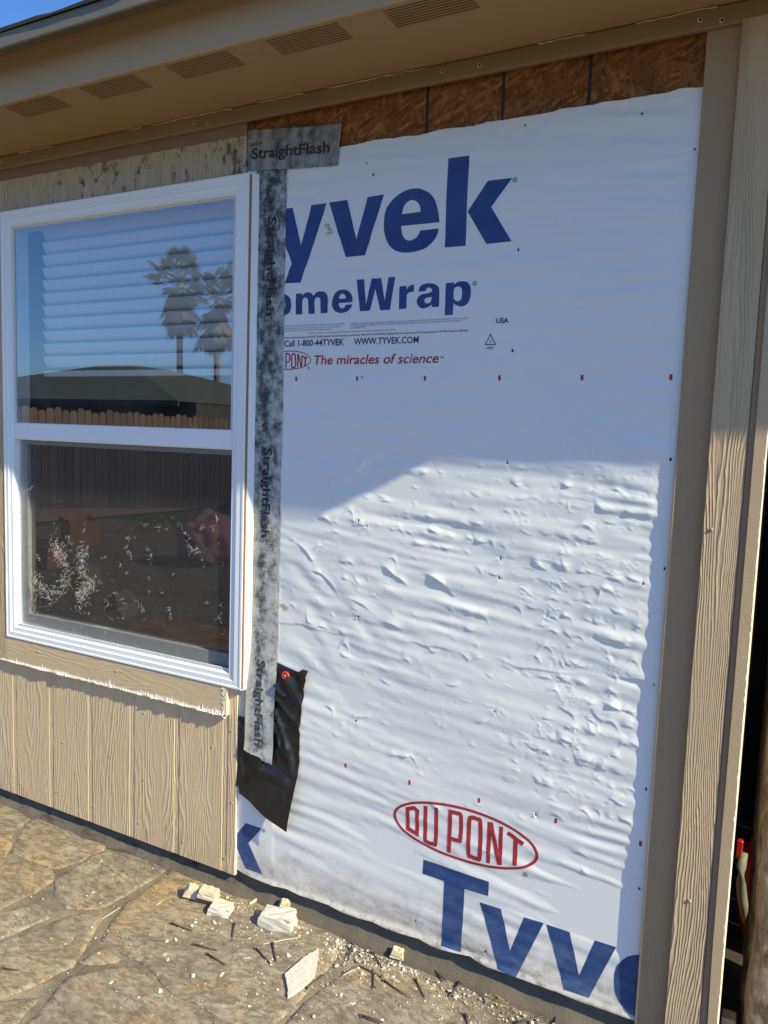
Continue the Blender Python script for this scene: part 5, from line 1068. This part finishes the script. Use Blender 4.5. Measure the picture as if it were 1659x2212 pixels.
# ------------------------------------------------------------------ what the window reflects: back yard fence, neighbour's house, palms
fn = empty("yard_fence", (-10.6, -8, 0)); tag(fn, "weathered brown dog-eared picket fence reflected in the window", "fence")
fa = Vector((-11.0, -4.5, 0)); fb = Vector((-10.2, -14.0, 0)); dirf = (fb-fa).normalized(); L_ = (fb-fa).length; nrm_ = Vector((-dirf.y, dirf.x, 0)); k = 0; pk0 = None
while k*.148 < L_:
    p = fa+dirf*(k*.148); hgt = 1.88+.025*math.sin(k*1.7)+random.uniform(-.012, .012); mb = MB(); wv = dirf*.068; th_ = nrm_*.010
    pr2 = [(-1, 0), (1, 0), (1, hgt-.05), (.62, hgt), (-.62, hgt), (-1, hgt-.05)]
    mb.add([tuple(p+wv*a+Vector((0, 0, b))+th_*s) for s in (-1, 1) for a, b in pr2], [tuple(range(6)), tuple(reversed(range(6, 12)))]+[(i, (i+1) % 6, 6+(i+1) % 6, 6+i) for i in range(6)]); mb.build("picket", FENCEM, fn); k += 1
for z in (.45, 1.4):
    mb = MB(); q = nrm_*.03; mb.tube([fa-q+Vector((0, 0, z)), fb-q+Vector((0, 0, z))], .035, 4); mb.build("rail", FENCEM, fn)
nh = empty("neighbour_house", (-26, -22, 0)); tag(nh, "neighbour's low house with a green-grey hip roof beyond the fence, reflected in the window", "house")
MB().box(-34, -18.5, -30, -19, 0, 2.55).build("wall", NWALL, nh)
mb = MB(); e0, e1, f0, f1, zr = -37.0, -18.6, -31, -18.2, 2.58
mb.add([(e0, f1, zr), (e1, f1, zr), (e1, f0, zr), (e0, f0, zr), (-28.4, -23.5, 4.42), (-26.2, -23.5, 4.42), (-26.2, -26, 4.42), (-28.4, -26, 4.42)], [(0, 1, 5, 4), (1, 2, 6, 5), (2, 3, 7, 6), (3, 0, 4, 7), (4, 5, 6, 7), (3, 2, 1, 0)]); mb.build("roof", NROOF, nh)
MB().box(e0-.05, e1+.05, f1-.02, f1+.06, 2.40, 2.60).build("fascia_board", NTRIM, nh)
def palm(x, y, top, crown, label, seed):
    r = random.Random(seed); root = empty("palm_tree", (x, y, 0)); tag(root, label, "palm tree", "palms beyond the fence")
    MB().tube([(x, y, 0), (x+.05, y, top*.4), (x, y+.05, top*.7), (x, y, top-1.2)], [.30, .24, .21, .22], 12).build("trunk", PALMT, root, True)
    g = MB(); d_ = MB(); c = Vector((x, y, top-1.3))
    def fan(mbx, az, el, ln, size, droop, sag=0):
        dv = Vector((math.cos(az)*math.cos(el), math.sin(az)*math.cos(el), math.sin(el))); hub = c+dv*ln; side = dv.cross(Vector((0, 0, 1))); side = side.normalized() if side.length > .1 else Vector((1, 0, 0)); upv = side.cross(dv)
        hub = hub-Vector((0, 0, sag)); mbx.tube([c-Vector((0, 0, sag)), hub], .025, 3, cap=False)
        for q in range(15):
            a = (q-7)/7*1.9; tip = hub+(dv*math.cos(a)+side*math.sin(a))*size*(1-.12*abs(a))+upv*r.uniform(-.1, .1)-Vector((0, 0, droop*size*(.4+.3*abs(a)))); wv = (side*math.cos(a)-dv*math.sin(a))*size*.085
            md = hub+(tip-hub)*.55+Vector((0, 0, .06)); mbx.add([hub, md+wv, tip, md-wv], [(0, 1, 2, 3)])
    for i in range(44): fan(g, r.uniform(0, 6.28), r.uniform(-.55, 1.25), crown*r.uniform(.50, .86), crown*r.uniform(.27, .36), .45)
    for i in range(90):
        el = r.uniform(-1.45, -.8); fan(d_, r.uniform(0, 6.28), el, crown*r.uniform(.2, .75), crown*r.uniform(.26, .38), .8, r.uniform(0, 1.9))
    g.build("crown", PALMG, root); d_.build("dead_frond_skirt", PALMD, root)
palm(-38.6, -40, 13.35, 2.5, "taller fan palm with a shaggy skirt, left of the two reflected in the window", 3)
palm(-35.6, -40.5, 12.2, 2.5, "shorter fan palm at the window's right edge, right of the two reflected", 9)
def shrub(x, y, h, wdt, label, seed):
    r = random.Random(seed); root = empty("tree", (x, y, 0)); tag(root, label, "tree", "trees beyond the fence")
    MB().tube([(x, y, 0), (x+.1, y, h*.6)], [.14, .06], 7).build("trunk", BARKB, root)
    mb = MB()
    cl = [(r.gauss(0, .35)*wdt, r.gauss(0, .35)*wdt, h*r.uniform(.45, .9), r.uniform(.25, .5)) for q in range(16)]
    for q in range(1700):
        c_ = r.choice(cl); v = Vector((r.gauss(0, 1), r.gauss(0, 1), r.gauss(0, 1))).normalized()*c_[3]*wdt*.55*r.random()**.4; p = Vector((x+c_[0], y+c_[1], c_[2]))+v; s = .07*(1+r.random()); a = Vector((r.gauss(0, 1), r.gauss(0, 1), r.gauss(0, 1))).normalized()*s; b = a.orthogonal().normalized()*s*.5
        mb.add([p-a, p+b, p+a, p-b], [(0, 1, 2, 3)])
    mb.build("crown", BUSHG, root)
shrub(-44, -31, 4.6, 3.0, "leafy tree just left of the neighbour's roof ridge in the reflection", 1); shrub(-49, -30, 4.2, 2.6, "thin brownish tree at the left end of the reflected skyline", 2); shrub(-33, -36, 4.2, 2.8, "round tree behind the palm trunks in the reflection", 4); shrub(-30.5, -37, 3.9, 2.6, "low tree at the right end of the reflected skyline", 5)
# sunlit things on the yard that show dimly in the lower pane
def trough(x, y, wx, wy, h, rz, label, mat):
    root = empty("planter_box", (x, y, .006)); tag(root, label, "planter"); c_, s_ = math.cos(rz), math.sin(rz); mb = MB(); vs = []
    for k_, z in ((.86, 0), (1.0, h), (.90, h), (.88, h-.05)): vs += [(x+k_*(a*wx/2*c_-b*wy/2*s_), y+k_*(a*wx/2*s_+b*wy/2*c_), .006+z) for a, b in ((-1, -1), (1, -1), (1, 1), (-1, 1))]
    mb.add(vs, [(j*4+i, j*4+(i+1) % 4, j*4+4+(i+1) % 4, j*4+4+i) for j in range(3) for i in range(4)]+[(12, 13, 14, 15)]); mb.build("box", mat, root)
CLAY = simple("terracotta", (.50, .20, .09), .85, .2, 9)
trough(-8.3, -5.1, .72, .40, .36, .5, "orange clay planter box farther off, seen dimly in the lower pane", CLAY)
trough(-7.3, -3.7, .46, .34, .26, -.2, "smaller clay planter box nearer the house, seen dimly in the lower pane", CLAY)
bm = bmesh.new(); bmesh.ops.create_icosphere(bm, subdivisions=4, radius=1); r = random.Random(5)
from mathutils import noise as mnoise
for v in bm.verts:
    q = v.co.copy(); f = 1+.28*mnoise.noise(q*1.7)+.16*mnoise.noise(q*4.1+Vector((3, 1, 2)))+.07*mnoise.noise(q*9); v.co = Vector((-6.0+q.x*f*.36, -5.0+q.y*f*.34, .30+max(q.z*f, -.9)*.32))
o = MB().bm(bm).build("tarp_bundle", simple("pink_tarp", (.50, .24, .28), .6, .2, 8), smooth=True); tag(o, "crumpled pink tarp bundle on the patio, seen dimly in the lower pane", "tarp")
mb = MB(); n = 24
mb.add([(-4.55+1.15*i/n, -2.75+.75*j/n, .0115+.003*math.sin(i*.9+j*.3)*math.sin(j*.8)) for j in range(n+1) for i in range(n+1)], [(j*(n+1)+i, j*(n+1)+i+1, (j+1)*(n+1)+i+1, (j+1)*(n+1)+i) for j in range(n) for i in range(n)])
SUNPATCH = M("rust_sunlit_patch"); SUNPATCH = SUNPATCH.done(SUNPATCH.bsdf(SUNPATCH.mix(SUNPATCH.ramp(SUNPATCH.noise(5, 5, .7), (.4, 0), (.65, 1)), (.30, .12, .07), (.55, .30, .10)), .95, None, .1))
o = mb.build("sunlit_patio_patch", SUNPATCH, smooth=True); tag(o, "rust coloured sheet standing in for sunlit patio, seen dimly in the lower pane", "mat")  # sunlit patch of patio put in as a rust coloured sheet
mb = MB(); q = nrm_*.05; a = fa+q; b = fb+q
mb.add([tuple(v+Vector((0, 0, z))+nrm_*t) for t in (0, .03) for v, z in ((a, 0), (a*.45+b*.55, 0), (a*.45+b*.55, .02), (a, .34))], [(0, 1, 2, 3), (4, 5, 6, 7), (3, 2, 6, 7), (0, 1, 5, 4)]); mb.build("sunlit_strip", simple("pale_sunlit_strip", (.34, .20, .15), .85, .2, 4), fn)  # pale wedge coloured to stand in for a sunlit strip of ground
